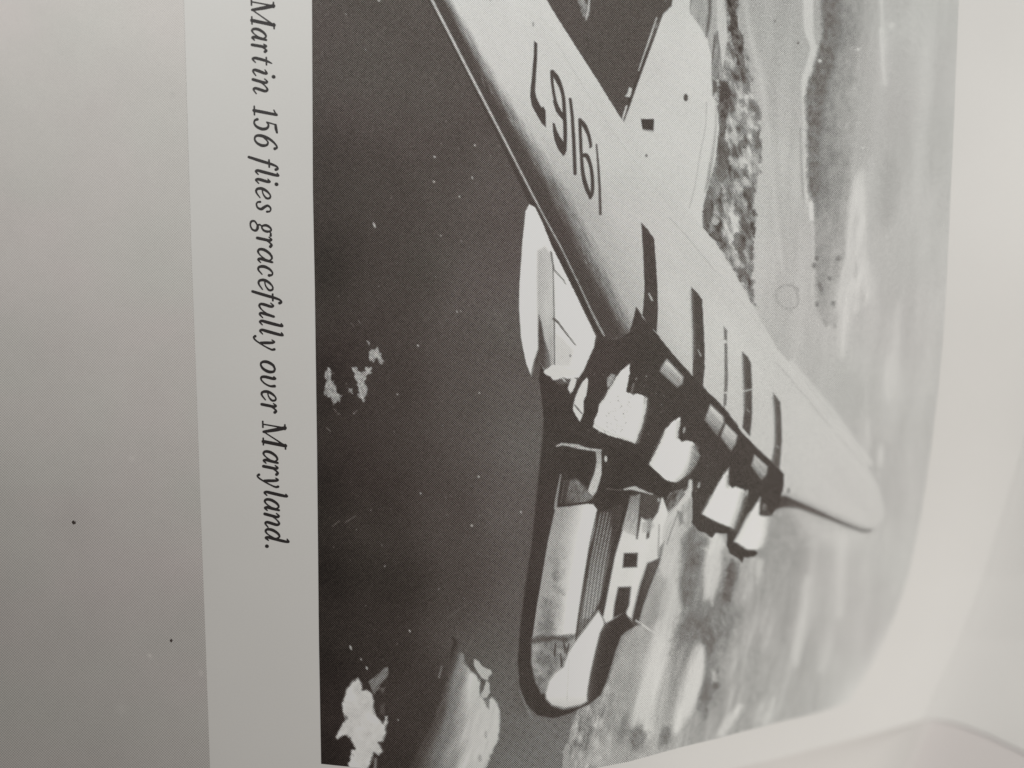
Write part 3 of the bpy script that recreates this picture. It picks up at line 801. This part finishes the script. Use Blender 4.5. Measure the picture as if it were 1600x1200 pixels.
# --- engines
EN = [
    [(984, 568), (984, 582), (981, 598), (978, 612), (986, 615), (990, 617), (996, 615), (1004, 617), (1011, 622), (1010, 636), (1007, 650), (1003, 668), (998, 678), (997, 684), (992, 693), (972, 686), (950, 680), (936, 674), (926, 667), (929, 656), (934, 645), (936, 632), (944, 622), (950, 610), (957, 600), (962, 590), (970, 580)],
    [(1063, 651), (1063, 662), (1060, 674), (1059, 684), (1066, 690), (1074, 688), (1082, 690), (1086, 695), (1085, 708), (1082, 722), (1074, 738), (1068, 748), (1058, 755), (1042, 751), (1026, 744), (1011, 735), (1016, 722), (1024, 706), (1032, 690), (1039, 672), (1049, 660)],
    [(1139, 731), (1138, 744), (1137, 757), (1144, 762), (1150, 760), (1160, 764), (1165, 769), (1160, 783), (1156, 798), (1150, 815), (1147, 826), (1132, 821), (1116, 814), (1097, 803), (1103, 792), (1112, 775), (1122, 756), (1130, 742)],
    [(1188, 777), (1187, 792), (1186, 804), (1194, 807), (1202, 809), (1201, 824), (1198, 838), (1194, 851), (1184, 858), (1168, 859), (1147, 846), (1156, 830), (1166, 810), (1178, 792)]]
for i, pts in enumerate(EN):
    poly(pts, lambda x, y, i=i: 227 - i * 1.5 + fbm(x, y, 24, 24, 0, 161, 2) * 1.5, [1.8, 2.6, 4.0, 5.5][i], 1, LAB['engine'] + i, rough=.7, rs=4)
for i, (pts, v, w, sf, al) in enumerate([([(1009, 624), (1008, 642), (1002, 668), (995, 690)], 178, 5, 7, .55), ([(930, 664), (950, 676), (975, 685), (992, 691)], 188, 3, 5, .5), ([(937, 634), (950, 614), (966, 588)], 190, 3, 5, .45),
                                         ([(1085, 700), (1081, 722), (1070, 744), (1060, 754)], 150, 9, 9, .6), ([(1040, 674), (1026, 704), (1013, 734)], 196, 4, 6, .5), ([(1060, 660), (1058, 684)], 168, 4, 5, .5),
                                         ([(1163, 772), (1156, 798), (1147, 824)], 150, 9, 9, .65), ([(1112, 776), (1100, 800)], 196, 4, 7, .5), ([(1137, 744), (1137, 760)], 160, 4, 6, .6),
                                         ([(1201, 812), (1198, 836), (1192, 854)], 172, 8, 9, .6), ([(1170, 806), (1152, 842)], 198, 4, 8, .5)]):
    stroke(pts, w, v, sf, al, curve=3)
for i in range(70):
    t_, u_ = rng.uniform(0, 1), rng.uniform(-1, 1)
    spot(975 - 18 * t_ + 18 * u_, 615 + 62 * t_, .8, .9, 150, 1.4, rng.uniform(.2, .7))
poly([(949, 590), (955, 584), (962, 586), (956, 600), (949, 606), (948, 598)], lambda x, y: 170 + fbm(x, y, 2.5, 2.5, 45, 163, 2) * 25, 2, .9)
stroke([(1008, 620, 3), (1007, 630, 2)], 2, 150, 2, .5)
spot(994, 592, 1.5, 2, 150, 1.6, .7); stroke([(990, 600), (987, 612)], 3, 140, 2, .6); spot(1010, 588, 1.2, 1.4, 150, 1.6, .7)
for (x, y) in [(1069, 672), (1092, 758), (1167, 770)]:
    spot(x, y, 2, 5, 176, 2.6, .85, 12)
poly([(1083, 694), (1088, 700), (1094, 712), (1088, 726), (1078, 738), (1072, 748), (1078, 722)], lambda x, y: 150 + fbm(x, y, 2, 20, -45, 165, 2) * 26, 4, .75)
poly([(1060, 752), (1078, 740), (1080, 752), (1066, 764), (1050, 768), (1046, 758)], 76, 3, .9)
stroke([(1178, 790), (1176, 806)], 8, 118, 6, .0)
poly([(1188, 790), (1200, 790), (1204, 806), (1190, 806)], 84, 5, .8)
spot(1194, 792, 3, 6, 140, 4, .6)
# far lit bit under the wing root of the last engine
poly([(1205, 806), (1240, 800), (1250, 820), (1248, 860), (1230, 880), (1205, 872), (1200, 840)], lambda x, y: 160 + fbm(x, y, 8, 8, -40, 167, 3) * 10, 14, .7)
poly([(1236, 796), (1262, 802), (1300, 818), (1350, 838), (1330, 858), (1270, 850), (1255, 830)], 201, 34, .6)

# --- hull
HD = lambda x, y: 69 + fbm(x, y, 30, 60, 10, 171, 3) * 3 + rng.normal(0, 1.5, x.shape)
h = LAB['hull']
poly([(850, 655), (875, 668), (930, 690), (1000, 712), (1050, 760), (1042, 800), (1034, 856), (1030, 878), (1016, 915), (1005, 945), (996, 976), (984, 983), (970, 993), (963, 1012), (955, 1038), (947, 1063), (938, 1085), (922, 1100), (905, 1107), (890, 1115), (865, 1122), (840, 1118), (822, 1100), (812, 1072), (809, 1032), (814, 965), (822, 900), (830, 850), (838, 770)],
     HD, 3.6, 1, h, rough=.5)
stroke([(849, 670), (838, 775), (829, 855), (820, 920), (813, 970)], 2.2, 104, 3, .4)
# cabin top outline in white
stroke([(870, 697, 2.5), (878, 694, 4), (888, 695, 4.5), (904, 698, 7), (914, 701, 4), (928, 703, 4), (938, 704, 4)], 4, lambda x, y: 190 + fbm(x, y, 3, 3, 45, 172, 2) * 22, 2, .95)
poly([(931, 704), (939, 703), (940, 715), (940, 740), (937, 752), (932, 768), (926, 776), (918, 768), (922, 756), (929, 738), (932, 722)], lambda x, y: 205 - np.clip((735 - y) / 30, 0, 1) * 36 + fbm(x, y, 3, 3, 45, 173, 2) * 8, 2.4, .97)
spot(946.5, 717, 2.4, 5, 200, 2)
poly([(886, 752), (900, 748), (915, 762), (926, 778), (915, 786), (892, 787), (882, 786)], lambda x, y: 128 + (x - 900) * 1.2 + fbm(x, y, 4, 12, 15, 174, 3) * 32, 7, .85)
stroke([(876, 742, 2), (872, 765, 3), (869, 782, 4), (868, 794, 5)], 3, 168, 2, .85)
stroke([(882, 752, 1.5), (877, 785, 2)], 2, 118, 2, .6); stroke([(889, 752, 3), (882, 786, 5)], 3, 70, 3, .7)
stroke([(872, 791, 2), (892, 789, 3), (922, 785, 3)], 3, 66, 2.5, .9)


def panel(x, y):
    l = interp(y, [(785, 868), (845, 856), (915, 844), (990, 833)])
    r = interp(y, [(785, 934), (830, 927), (880, 917), (930, 910), (1000, 899)])
    q = np.clip((x - l) / (r - l), 0, 1)
    v = 174 + 54 * np.clip((q - .22) / .5, 0, 1)
    v = v - np.clip((840 - y) / 60, 0, 1) * 14 * (1 - q)
    sm = fbm(x, y, 15, 22, 20, 181, 4)
    v = v - np.clip(sm + .15, 0, 1) * 46 * np.exp(-((q - .32) / .26) ** 2) * np.clip((y - 845) / 50, 0, 1)
    return v


poly([(868, 793), (890, 791), (918, 787), (927, 788), (933, 796), (929, 828), (921, 858), (916, 885), (910, 930), (903, 975), (899, 1002), (866, 1006), (831, 1008), (832, 995), (839, 945), (845, 912), (856, 846)], panel, 2.4, 1)
# lower bow: mottled reflections
poly([(831, 996), (848, 990), (858, 994), (870, 994), (893, 990), (900, 1000), (890, 1018), (880, 1042), (862, 1058), (853, 1082), (846, 1084), (836, 1065), (830, 1035)], lambda x, y: 152 + fbm(x, y, 13, 12, 10, 183, 4) * 34, 5, 1)
stroke([(831, 1002, 7), (850, 998, 10), (868, 997, 7), (884, 998, 7), (897, 994, 6)], 7, 84, 6, .8, rough=1.5)
spot(852, 980, 14, 10, 128, 12, .7, 0, 4); spot(848, 1030, 14, 10, 118, 12, .7, 0, 5); spot(872, 922, 10, 5, 140, 10, .6, 30, 3)
for (x, y, a) in [(868, 1014, -5), (880, 1008, 10), (889, 1014, -12), (876, 1030, 5)]:
    stroke([(x, y - 8, 2), (x + a * .3, y + 6, 3.4), (x + a * .2, y + 12, 1.5)], 3, 72, 2.2, .85)
# ribbed band beside the panel
poly([(936, 800), (975, 786), (968, 830), (957, 880), (950, 918), (944, 950), (936, 964), (920, 982), (900, 1004), (903, 975), (911, 928), (918, 885), (924, 850), (931, 820)], lambda x, y: 76 + fbm(x, y, 3, 20, 12, 185, 2) * 5, 2.2, 1)


def ribs(x, y):
    l = interp(y, [(795, 935), (830, 928), (880, 918), (930, 911), (1000, 902)])
    q = x - l
    light = np.clip((y - 800) / 130, 0, 1)
    st = .5 + .5 * np.cos(q * 2 * math.pi / 5.2)
    dash = .78 + .22 * np.cos(y * 2 * math.pi / 6.6 + q)
    return 66 + light * 66 + (st * dash) * (86 - 20 * light)


poly([(936, 802), (952, 800), (956, 830), (951, 870), (944, 905), (938, 935), (930, 955), (910, 985), (902, 996), (906, 970), (913, 930), (920, 890), (926, 855), (931, 825)], ribs, 7, .9)
poly([(905, 972), (915, 965), (922, 968), (905, 998), (899, 1003)], 100, 5, .7)
stroke([(933, 800, 2), (922, 850, 2.4), (913, 905, 2.6), (904, 965, 3), (899, 1004, 3)], 2, 78, 2.4, .85)
# light cabin side
poly([(985, 780), (1000, 772), (1015, 772), (1036, 778), (1044, 800), (1036, 850), (1030, 872), (1012, 882), (1003, 912), (993, 948), (988, 972), (976, 957), (958, 968), (947, 975), (942, 965), (947, 940), (953, 908), (961, 868), (972, 830)], lambda x, y: 217 + fbm(x, y, 20, 30, 12, 187, 2) * 3, 4, 1)
poly([(985, 775), (1004, 772), (1000, 812), (995, 838), (978, 832), (972, 826), (980, 800)], lambda x, y: 130 + np.clip((y - 780) / 60, 0, 1) * 62 + fbm(x, y, 3, 16, 14, 188, 3) * 12, 5, .9)
poly([(1001, 770), (1034, 775), (1028, 800), (1018, 815), (1014, 840), (1010, 842), (1012, 815), (1002, 808), (996, 842), (994, 842), (997, 810)], 74, 4, .93)
poly([(1010, 812), (1017, 810), (1022, 822), (1014, 832), (1004, 832), (1003, 818)], 178, 6, .8)
stroke([(1030, 820, 2), (1029, 850, 2.4), (1028, 868, 2)], 2, 150, 2.6, .7)
poly([(1030, 856), (1038, 846), (1034, 868), (1028, 876)], 128, 5, .8)
w = LAB['window']
poly([(975, 864.5), (996.5, 864), (995, 886), (973, 887)], lambda x, y: 72 + fbm(x, y, 9, 9, 0, 195, 2) * 5, 4.2, 1, w + 1)
poly([(966, 917.5), (986, 917), (984, 935), (983, 945), (978, 957), (958, 966), (960, 945)], lambda x, y: 74 + fbm(x, y, 9, 9, 0, 196, 2) * 5, 5, 1, w + 2)
poly([(1012, 880), (1031, 874), (1022, 900), (1014, 918), (1005, 945), (996, 976), (987, 972), (991, 952), (1000, 915)], lambda x, y: 76 + np.clip((x - 1000) / 30, 0, 1) * 24, 8, 1)
# windscreen and white bow
poly([(935, 954), (942, 966), (945, 976), (938, 990), (931, 1018), (924, 1048), (919, 1075), (918, 1096), (906, 1103), (880, 1108), (862, 1102), (853, 1092), (852, 1084), (858, 1064), (866, 1052), (880, 1042), (888, 1020), (897, 1005)], lambda x, y: 230 - np.clip((y - 1080) / 26, 0, 1) * 26 - 10 * np.exp(-((x - 868) / 9) ** 2) * np.clip((1085 - y) / 30, 0, 1), 6, 1, h)
stroke([(889, 1030), (886, 1094)], 1.4, 188, 2, .6)
poly([(945, 975), (960, 968), (977, 957), (980, 970), (985, 980), (971, 990), (963, 1011), (955, 1037), (948, 1062), (938, 1086), (920, 1099), (918, 1086), (924, 1050), (932, 1014), (938, 990)], lambda x, y: 70 + 26 * np.exp(-np.clip(x - interp(y, [(957, 958), (990, 938), (1014, 932), (1050, 924), (1099, 918)]), 0, 99) / 5), 7, 1, LAB['windscreen'])
stroke([(862, 1103, 2), (885, 1107, 3), (905, 1103, 3)], 3, 120, 4, .6)
stroke([(994, 970, 3), (1008, 979, 3), (1024, 990, 3)], 3, 206, 2.6, .95)
stroke([(984, 966, 3), (990, 974, 4), (1000, 976, 3)], 3, 100, 4, .6)
stroke([(975, 765, 2), (984, 763, 4), (992, 763, 7), (1000, 766, 5), (1012, 770, 2), (1020, 772, 1.5)], 3, 196, 2.2, .95)
stroke([(948, 764), (972, 766)], 1.6, 120, 2, .6)
spot(1029, 781, 2, 3, 180, 2.4, .9)
# strut to the shore, lit
stroke([(1079, 752, 6), (1077, 768, 8), (1066, 786, 8), (1050, 806, 8), (1040, 822, 6), (1036, 842, 4)], 7, 204, 3, .97, curve=4)
poly([(1046, 770), (1066, 764), (1070, 772), (1056, 790), (1044, 800), (1040, 785)], lambda x, y: 104 + fbm(x, y, 2.4, 12, 30, 191, 3) * 40, 4, .85)
stroke([(1060, 800, 2), (1050, 826, 2), (1042, 850, 2)], 2, 134, 2.6, .7)
poly([(1066, 790), (1080, 778), (1082, 812), (1072, 826), (1062, 812)], lambda x, y: 176 + fbm(x, y, 4, 14, 20, 192, 3) * 22, 4, .8)
poly([(1058, 798), (1066, 800), (1068, 816), (1062, 822)], 128, 5, .7)

poly([(1270, 1150), (1318, 1082), (1350, 1038), (1392, 985), (1460, 1000), (1440, 1140)], 206, 46, .85)
# soft overall grain
V += fbm(XX, YY, 120, 120, 0, 201, 3) * 1.5
V += rng.normal(0, 1, V.shape) * np.interp(V, [50, 80, 150, 200, 220], [4.5, 6.5, 7.5, 4.0, 1.2]) * np.clip((1340 - XX) / 160, .25, 1)
V = np.clip(V, 38, 233)
# ==PAINT-END==


def tone_to_ink(v, x, y):
    """printed tone -> reflectance of the inked paper, with the faint warm cast of the black ink"""
    s = v / 255.0
    lin = np.where(s <= 0.04045, s / 12.92, ((s + 0.055) / 1.055) ** 2.4)
    a = lin / 0.76 - 0.010
    dk = np.clip((130 - v) / 70, 0, 1)[..., None]
    warm = np.array([1.21, 0.975, 0.86]) * dk + np.array([1.0, 1.003, 0.978]) * (1 - dk)
    m = fbm(x, y, 150, 120, 20, 211, 2)[..., None] * 0.03 * (0.2 + 0.8 * dk)
    tint = warm * (1 + m * np.array([1.0, -0.5, 0.3]))
    return np.clip(a[..., None] * tint, 0.004, 0.93)


# ------------------------------------------------------------------ printed photograph as a skin of ink on the page
XL = [(-170, 486), (0, 487.5), (300, 489), (450, 492), (700, 495.5), (1000, 498.5), (1195, 502)]
XR = [(-170, 1504), (0, 1498), (200, 1490), (400, 1481), (500, 1476), (600, 1467), (700, 1455), (800, 1440), (900, 1419), (950, 1402), (1000, 1381), (1030, 1366), (1060, 1349), (1085, 1334), (1110, 1322), (1230, 1300)]
YB = [(480, 1191), (525, 1196), (640, 1207), (800, 1213), (900, 1206), (980, 1190), (1060, 1167), (1115, 1153), (1200, 1129), (1240, 1119), (1265, 1112), (1285, 1104), (1300, 1096), (1314, 1085), (1326, 1071), (1338, 1056), (1400, 1000)]
scol = np.concatenate([np.arange(490, 1130, 1.25), np.arange(1130, 1290, 1.8), np.arange(1290, 1500.1, 3.0)])
scol = (scol - scol[0]) / (scol[-1] - scol[0])
trow = np.linspace(0, 1, int((1213 + 150) / 1.25))
A, B = np.meshgrid(scol, trow)
T0 = -150 + B * (1213 + 150)
# shared row-wise left and right limits, then rows squeezed to the curved lower edge
PS = interp(T0, XL) + A * (interp(T0, XR) - interp(T0, XL))
PT = -150 + B * (interp(PS, YB) + 150)
PS = interp(PT, XL) + A * (interp(PT, XR) - interp(PT, XL))
ns, nr = len(scol), len(trow)
pos = place(PS, PT, dip(PS, PT), 2.2e-5).reshape(-1, 3)
cx = np.clip(PS - X0, 0, CW - 1.001); cy = np.clip(PT - Y0, 0, CH - 1.001)
ix = cx.astype(int); iy = cy.astype(int); fx = cx - ix; fy = cy - iy
tone = (V[iy, ix] * (1 - fx) + V[iy, ix + 1] * fx) * (1 - fy) + (V[iy + 1, ix] * (1 - fx) + V[iy + 1, ix + 1] * fx) * fy
ink = tone_to_ink(tone, PS, PT).reshape(-1, 3)
quads = grid_quads(nr, ns)
lab = L[np.rint(cy).astype(int), np.rint(cx).astype(int)]
qlab = lab[:-1, :-1].reshape(-1)

PIECES = [(0, 'printed_photograph', 'black and white halftone photograph of a flying boat over a coast'),
          (1, 'printed_land', 'pale printed shoreline and sky beyond the wing'), (2, 'printed_wing', 'pale wing with registration numerals'), (3, 'printed_tail', 'white tail and rear hull'),
          (4, 'printed_underside', 'black shaded underside of the wing'), (5, 'printed_float', 'white wing float with a torn bow'), (6, 'printed_hull', 'dark outlined hull with pale panels'),
          (7, 'printed_engine', 'largest white engine nearest the float'), (8, 'printed_engine', None), (9, 'printed_engine', None), (10, 'printed_engine', 'outermost, smallest engine'),
          (11, 'printed_cloud', 'small ragged white cloud at the corner'), (12, 'printed_cloud', 'large soft cloud beside the nose')]
PIECES += [(13 + i, 'printed_streak', None) for i in range(5)] + [(18 + i, 'printed_numeral', None) for i in range(5)] + [(23 + i, 'printed_window', None) for i in range(3)] + [(26, 'printed_windscreen', None)]
photo = None
for k, name, label in PIECES:
    q = quads[qlab == k]
    if len(q) == 0:
        continue
    used, inv = np.unique(q, return_inverse=True)
    me = raw_mesh(name, pos[used], inv.reshape(-1, 4), True)
    add_color(me, ink[used])
    o = link(name, me, PRINT, book if photo is None else photo, label)
    if photo is None:
        photo = o

# ------------------------------------------------------------------ grey picture printed at the left
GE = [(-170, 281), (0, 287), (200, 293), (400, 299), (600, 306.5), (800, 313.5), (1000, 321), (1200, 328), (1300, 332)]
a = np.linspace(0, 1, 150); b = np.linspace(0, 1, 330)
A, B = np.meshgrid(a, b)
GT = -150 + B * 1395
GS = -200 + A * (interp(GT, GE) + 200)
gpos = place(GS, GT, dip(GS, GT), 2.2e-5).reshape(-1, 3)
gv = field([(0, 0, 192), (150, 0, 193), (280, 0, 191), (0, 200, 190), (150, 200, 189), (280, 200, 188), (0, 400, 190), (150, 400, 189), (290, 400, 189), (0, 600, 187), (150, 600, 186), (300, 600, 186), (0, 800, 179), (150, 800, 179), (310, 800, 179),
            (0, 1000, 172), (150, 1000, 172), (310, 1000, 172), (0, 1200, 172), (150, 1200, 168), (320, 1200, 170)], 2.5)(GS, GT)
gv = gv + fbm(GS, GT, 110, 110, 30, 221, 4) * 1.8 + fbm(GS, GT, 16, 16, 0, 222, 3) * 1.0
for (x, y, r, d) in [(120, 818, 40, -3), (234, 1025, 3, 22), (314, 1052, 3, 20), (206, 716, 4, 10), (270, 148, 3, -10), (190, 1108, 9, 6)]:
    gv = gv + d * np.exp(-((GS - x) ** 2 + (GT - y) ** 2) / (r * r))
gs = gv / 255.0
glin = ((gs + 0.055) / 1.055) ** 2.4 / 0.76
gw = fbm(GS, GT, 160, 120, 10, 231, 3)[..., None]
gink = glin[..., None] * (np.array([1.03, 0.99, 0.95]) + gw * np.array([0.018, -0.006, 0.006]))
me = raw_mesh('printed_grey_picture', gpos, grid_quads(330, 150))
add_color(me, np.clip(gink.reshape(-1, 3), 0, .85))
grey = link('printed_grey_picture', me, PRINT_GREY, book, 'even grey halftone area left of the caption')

# dark specks lying in the grey print
for (x, y, r, sd_) in [(115, 817, 4.3, 1), (267.5, 1001, 3.2, 2)]:
    rr = np.random.RandomState(sd_)
    nA = 14
    th = np.linspace(0, 2 * math.pi, nA + 1)[:-1]
    rad = r * (0.45 + 0.85 * rr.rand(nA))
    ss = np.concatenate([[x], x + rad * np.cos(th) * .85]); tt = np.concatenate([[y], y + rad * np.sin(th)])
    P_ = place(ss, tt, dip(ss, tt), 3.0e-5)
    P_[0, 2] += 4e-5
    q = np.array([[0, 1 + (i + 1) % nA, 1 + i, 1 + i] for i in range(nA)])
    me = bpy.data.meshes.new('speck')
    me.from_pydata([tuple(p) for p in P_], [], [(0, 1 + (i + 1) % nA, 1 + i) for i in range(nA)])
    me.update()
    link('speck', me, SPECK, grey)

# ------------------------------------------------------------------ caption, letter by letter
GL = {
    'M': [[(.0, .03, .07), (.42, .03, .07)], [(.2, .02, .06), (.2, 1.56, .07)], [(-.02, 1.58, .07), (.3, 1.58, .09)], [(.2, 1.58, .2), (.45, .9, .2), (.72, .08, .14)], [(.72, .06, .06), (1.1, .85, .06), (1.46, 1.58, .08)],
          [(1.45, 1.58, .19), (1.43, .8, .19), (1.41, .03, .19)], [(1.36, 1.58, .08), (1.68, 1.58, .07)], [(1.18, .03, .07), (1.64, .03, .07)]],
    'a': [[(.74, .82, .07), (.55, .99, .09), (.3, .86, .13), (.1, .5, .16), (.1, .16, .14), (.28, .02, .1), (.5, .18, .06), (.72, .55, .06)], [(.82, 1.0, .11), (.77, .6, .16), (.73, .18, .15), (.82, .02, .1), (.98, .18, .05)]],
    'r': [[(.0, .82, .05), (.14, .99, .09), (.24, .85, .14), (.22, .4, .16), (.2, .0, .16)], [(.22, .45, .05), (.36, .8, .07), (.54, .99, .11), (.68, .9, .16)]],
    't': [[(.42, 1.34, .05), (.3, 1.0, .13), (.22, .5, .16), (.2, .16, .15), (.32, .01, .1), (.54, .2, .05)], [(.02, .97, .07), (.6, .97, .07)]],
    'i': [[(.06, .86, .05), (.19, .98, .1), (.22, .8, .15), (.18, .35, .17), (.19, .1, .14), (.28, .02, .09), (.43, .2, .05)], [(.27, 1.44, .2), (.271, 1.46, .2)]],
    'n': [[(.0, .82, .05), (.13, .99, .09), (.22, .85, .14), (.2, .4, .16), (.17, .0, .16)], [(.2, .4, .05), (.4, .82, .06), (.6, .99, .11), (.72, .82, .15), (.68, .4, .16), (.67, .12, .14), (.78, .02, .09), (.98, .2, .05)]],
    '1': [[(.36, 1.58, .14), (.35, .8, .17), (.34, .0, .17)], [(.08, 1.4, .05), (.36, 1.57, .09)], [(.06, .03, .07), (.62, .03, .07)]],
    '5': [[(.3, 1.5, .12), (.6, 1.52, .15), (.92, 1.58, .1)], [(.28, 1.5, .06), (.17, .88, .06)], [(.17, .88, .06), (.4, 1.0, .09), (.68, .88, .14), (.8, .55, .17), (.68, .18, .14), (.42, .0, .09), (.16, .05, .1), (.05, .22, .15)]],
    '6': [[(.88, 1.4, .16), (.76, 1.56, .08), (.52, 1.42, .1), (.24, 1.05, .14), (.1, .55, .17), (.15, .14, .13), (.4, .0, .08), (.66, .14, .12), (.8, .5, .16), (.7, .84, .12), (.46, .92, .07), (.22, .66, .05)]],
    'f': [[(.98, 1.44, .16), (.9, 1.58, .08), (.74, 1.5, .1), (.62, 1.2, .13), (.53, .7, .16), (.42, .1, .16), (.31, -.44, .14)], [(.3, .97, .08), (.86, .97, .08)]],
    'l': [[(.12, 1.52, .06), (.25, 1.6, .1), (.25, 1.3, .16), (.2, .5, .17), (.18, .15, .14), (.27, .02, .1), (.42, .18, .05)]],
    'e': [[(.14, .42, .05), (.45, .5, .06), (.68, .72, .11), (.62, .95, .1), (.42, .98, .07), (.2, .74, .13), (.09, .4, .16), (.18, .08, .13), (.4, .01, .09), (.72, .26, .05)]],
    's': [[(.66, .74, .12), (.6, .93, .07), (.38, .99, .08), (.22, .8, .12), (.36, .56, .15), (.54, .34, .15), (.5, .1, .1), (.28, .0, .07), (.1, .08, .08), (.04, .26, .12)]],
    'g': [[(.62, .72, .13), (.5, .97, .08), (.28, .93, .1), (.14, .66, .14), (.22, .4, .1), (.4, .34, .07), (.58, .5, .12), (.62, .72, .13)], [(.58, .86, .06), (.72, .95, .08), (.9, .94, .12)],
          [(.3, .36, .06), (.16, .2, .08), (.26, .06, .12), (.5, .02, .14), (.68, -.12, .12), (.6, -.36, .09), (.3, -.47, .07), (.02, -.4, .1), (-.06, -.2, .1), (.1, -.04, .07), (.3, .04, .06)]],
    'c': [[(.7, .76, .16), (.62, .96, .08), (.42, .98, .08), (.2, .76, .13), (.09, .4, .17), (.18, .08, .13), (.4, .01, .09), (.7, .26, .05)]],
    'u': [[(.0, .82, .05), (.13, .99, .09), (.22, .84, .14), (.17, .4, .16), (.17, .12, .13), (.32, .01, .1), (.54, .2, .06), (.74, .6, .05)], [(.82, 1.0, .13), (.76, .5, .16), (.74, .14, .14), (.84, .02, .09), (1.02, .22, .05)]],
    'y': [[(.0, .84, .05), (.14, .99, .09), (.24, .84, .14), (.32, .4, .16), (.38, .04, .13)], [(.78, .98, .14), (.84, .8, .1), (.7, .45, .07), (.46, .02, .07), (.2, -.34, .08), (.0, -.45, .08), (-.12, -.34, .14)]],
    'o': [[(.5, .99, .09), (.24, .84, .14), (.09, .46, .17), (.15, .12, .13), (.36, .0, .09), (.62, .16, .14), (.77, .54, .17), (.7, .88, .13), (.5, .99, .09)]],
    'v': [[(.03, .9, .08), (.14, .98, .13), (.17, .8, .15), (.12, .35, .16), (.17, .06, .13), (.38, .0, .08), (.64, .25, .08), (.77, .62, .1), (.72, .92, .16)]],
    'd': [[(.72, .8, .07), (.54, .99, .09), (.3, .86, .13), (.1, .5, .16), (.1, .16, .14), (.28, .02, .1), (.5, .18, .06), (.7, .55, .06)], [(.66, 1.52, .05), (.86, 1.62, .1), (.87, 1.3, .15), (.79, .6, .16), (.74, .16, .14), (.83, .02, .1), (.98, .2, .05)]],
    '.': [[(.1, .08, .2), (.101, .09, .2)]],
}
TEXT = [('M', -3, 45.5), ('a', 43.5, 63.5), ('r', 68.5, 82), ('t', 89, 102), ('i', 106.5, 123.5), ('n', 122, 147), ('1', 165, 181), ('5', 185, 208), ('6', 210, 234),
        ('f', 244, 266.5), ('l', 264.5, 276), ('i', 278, 290.5), ('e', 292.5, 311.5), ('s', 314, 332), ('g', 344, 369.5), ('r', 370, 387), ('a', 387.5, 411), ('c', 414.5, 432), ('e', 435.5, 455),
        ('f', 454, 475), ('u', 473, 497), ('l', 499.5, 511), ('l', 513.5, 525.5), ('y', 524, 547.5), ('o', 563.3, 583), ('v', 587, 605), ('e', 610, 627.3), ('r', 630, 646),
        ('M', 657.5, 702.5), ('a', 703.8, 724.5), ('r', 726.8, 743), ('y', 740.5, 762), ('l', 767, 777), ('a', 778.8, 798.3), ('n', 801, 824.5), ('d', 825.5, 848), ('.', 850.5, 856.5)]
SHEAR = 0.17
XH = 22.2
caption = bpy.data.objects.new('caption', None)
COL.objects.link(caption)
caption.parent = book
caption['label'] = 'italic serif caption line in black ink beside the photograph'


def letter_mesh(strokes, y0, y1):
    """one outline mesh per letter: a fine grid trimmed and snapped to the pen strokes"""
    st = []
    for k in strokes:
        c = np.array(crom(k, 6)) if len(k) > 2 else np.array(k, float)
        c = c.copy()
        c[:, 0] += SHEAR * c[:, 1]
        st.append(c)
    allc = np.concatenate(st)
    gx0 = (allc[:, 0] - allc[:, 2] * .5).min(); gx1 = (allc[:, 0] + allc[:, 2] * .5).max()
    yo0 = (allc[:, 1] - allc[:, 2] * .5).min(); yo1 = (allc[:, 1] + allc[:, 2] * .5).max()
    kx = (y1 - y0) / (gx1 - gx0)
    h = 0.5
    U, W = np.meshgrid(np.arange(-1.5, (y1 - y0) + 2, h), np.arange(yo0 * XH - 1.5, yo1 * XH + 2, h))

    def sdf(u, w):
        d = np.full(u.shape, 1e9)
        for c in st:
            p = np.stack([(c[:, 0] - gx0) * kx, c[:, 1] * XH, (c[:, 2] * 1.12 + .034) * XH], 1)
            for (ax, ay, aw), (bx, by, bw) in zip(p[:-1], p[1:]):
                ex, ey = bx - ax, by - ay
                t = np.clip(((u - ax) * ex + (w - ay) * ey) / (ex * ex + ey * ey + 1e-9), 0, 1)
                d = np.minimum(d, np.hypot(u - ax - ex * t, w - ay - ey * t) - .5 * (aw + (bw - aw) * t))
        return d
    S = sdf(U, W)
    cen = .25 * (S[:-1, :-1] + S[1:, :-1] + S[1:, 1:] + S[:-1, 1:])
    keep = cen < 0
    q = grid_quads(*S.shape)[keep.ravel()]
    # vertices not surrounded by kept cells are on the rim: slide them onto the outline
    cnt = np.bincount(q.ravel(), minlength=S.size)
    u, w = U.ravel().copy(), W.ravel().copy()
    rim = np.where((cnt > 0) & (cnt < 4))[0]
    for _ in range(2):
        e = .05
        s0 = sdf(u[rim], w[rim])
        gx = (sdf(u[rim] + e, w[rim]) - s0) / e; gy = (sdf(u[rim], w[rim] + e) - s0) / e
        stp = np.clip(s0, -.45, .45)
        u[rim] -= gx * stp; w[rim] -= gy * stp
    used, inv = np.unique(q, return_inverse=True)
    y = y0 + u[used]
    x = 392.0 + y * 0.0272 + w[used]
    return raw_mesh('letter', place(x, y, dip(x, y), 2.2e-5), inv.reshape(-1, 4)[:, ::-1])


for ch, y0, y1 in TEXT:
    link('letter', letter_mesh(GL[ch], y0, y1), INK, caption)
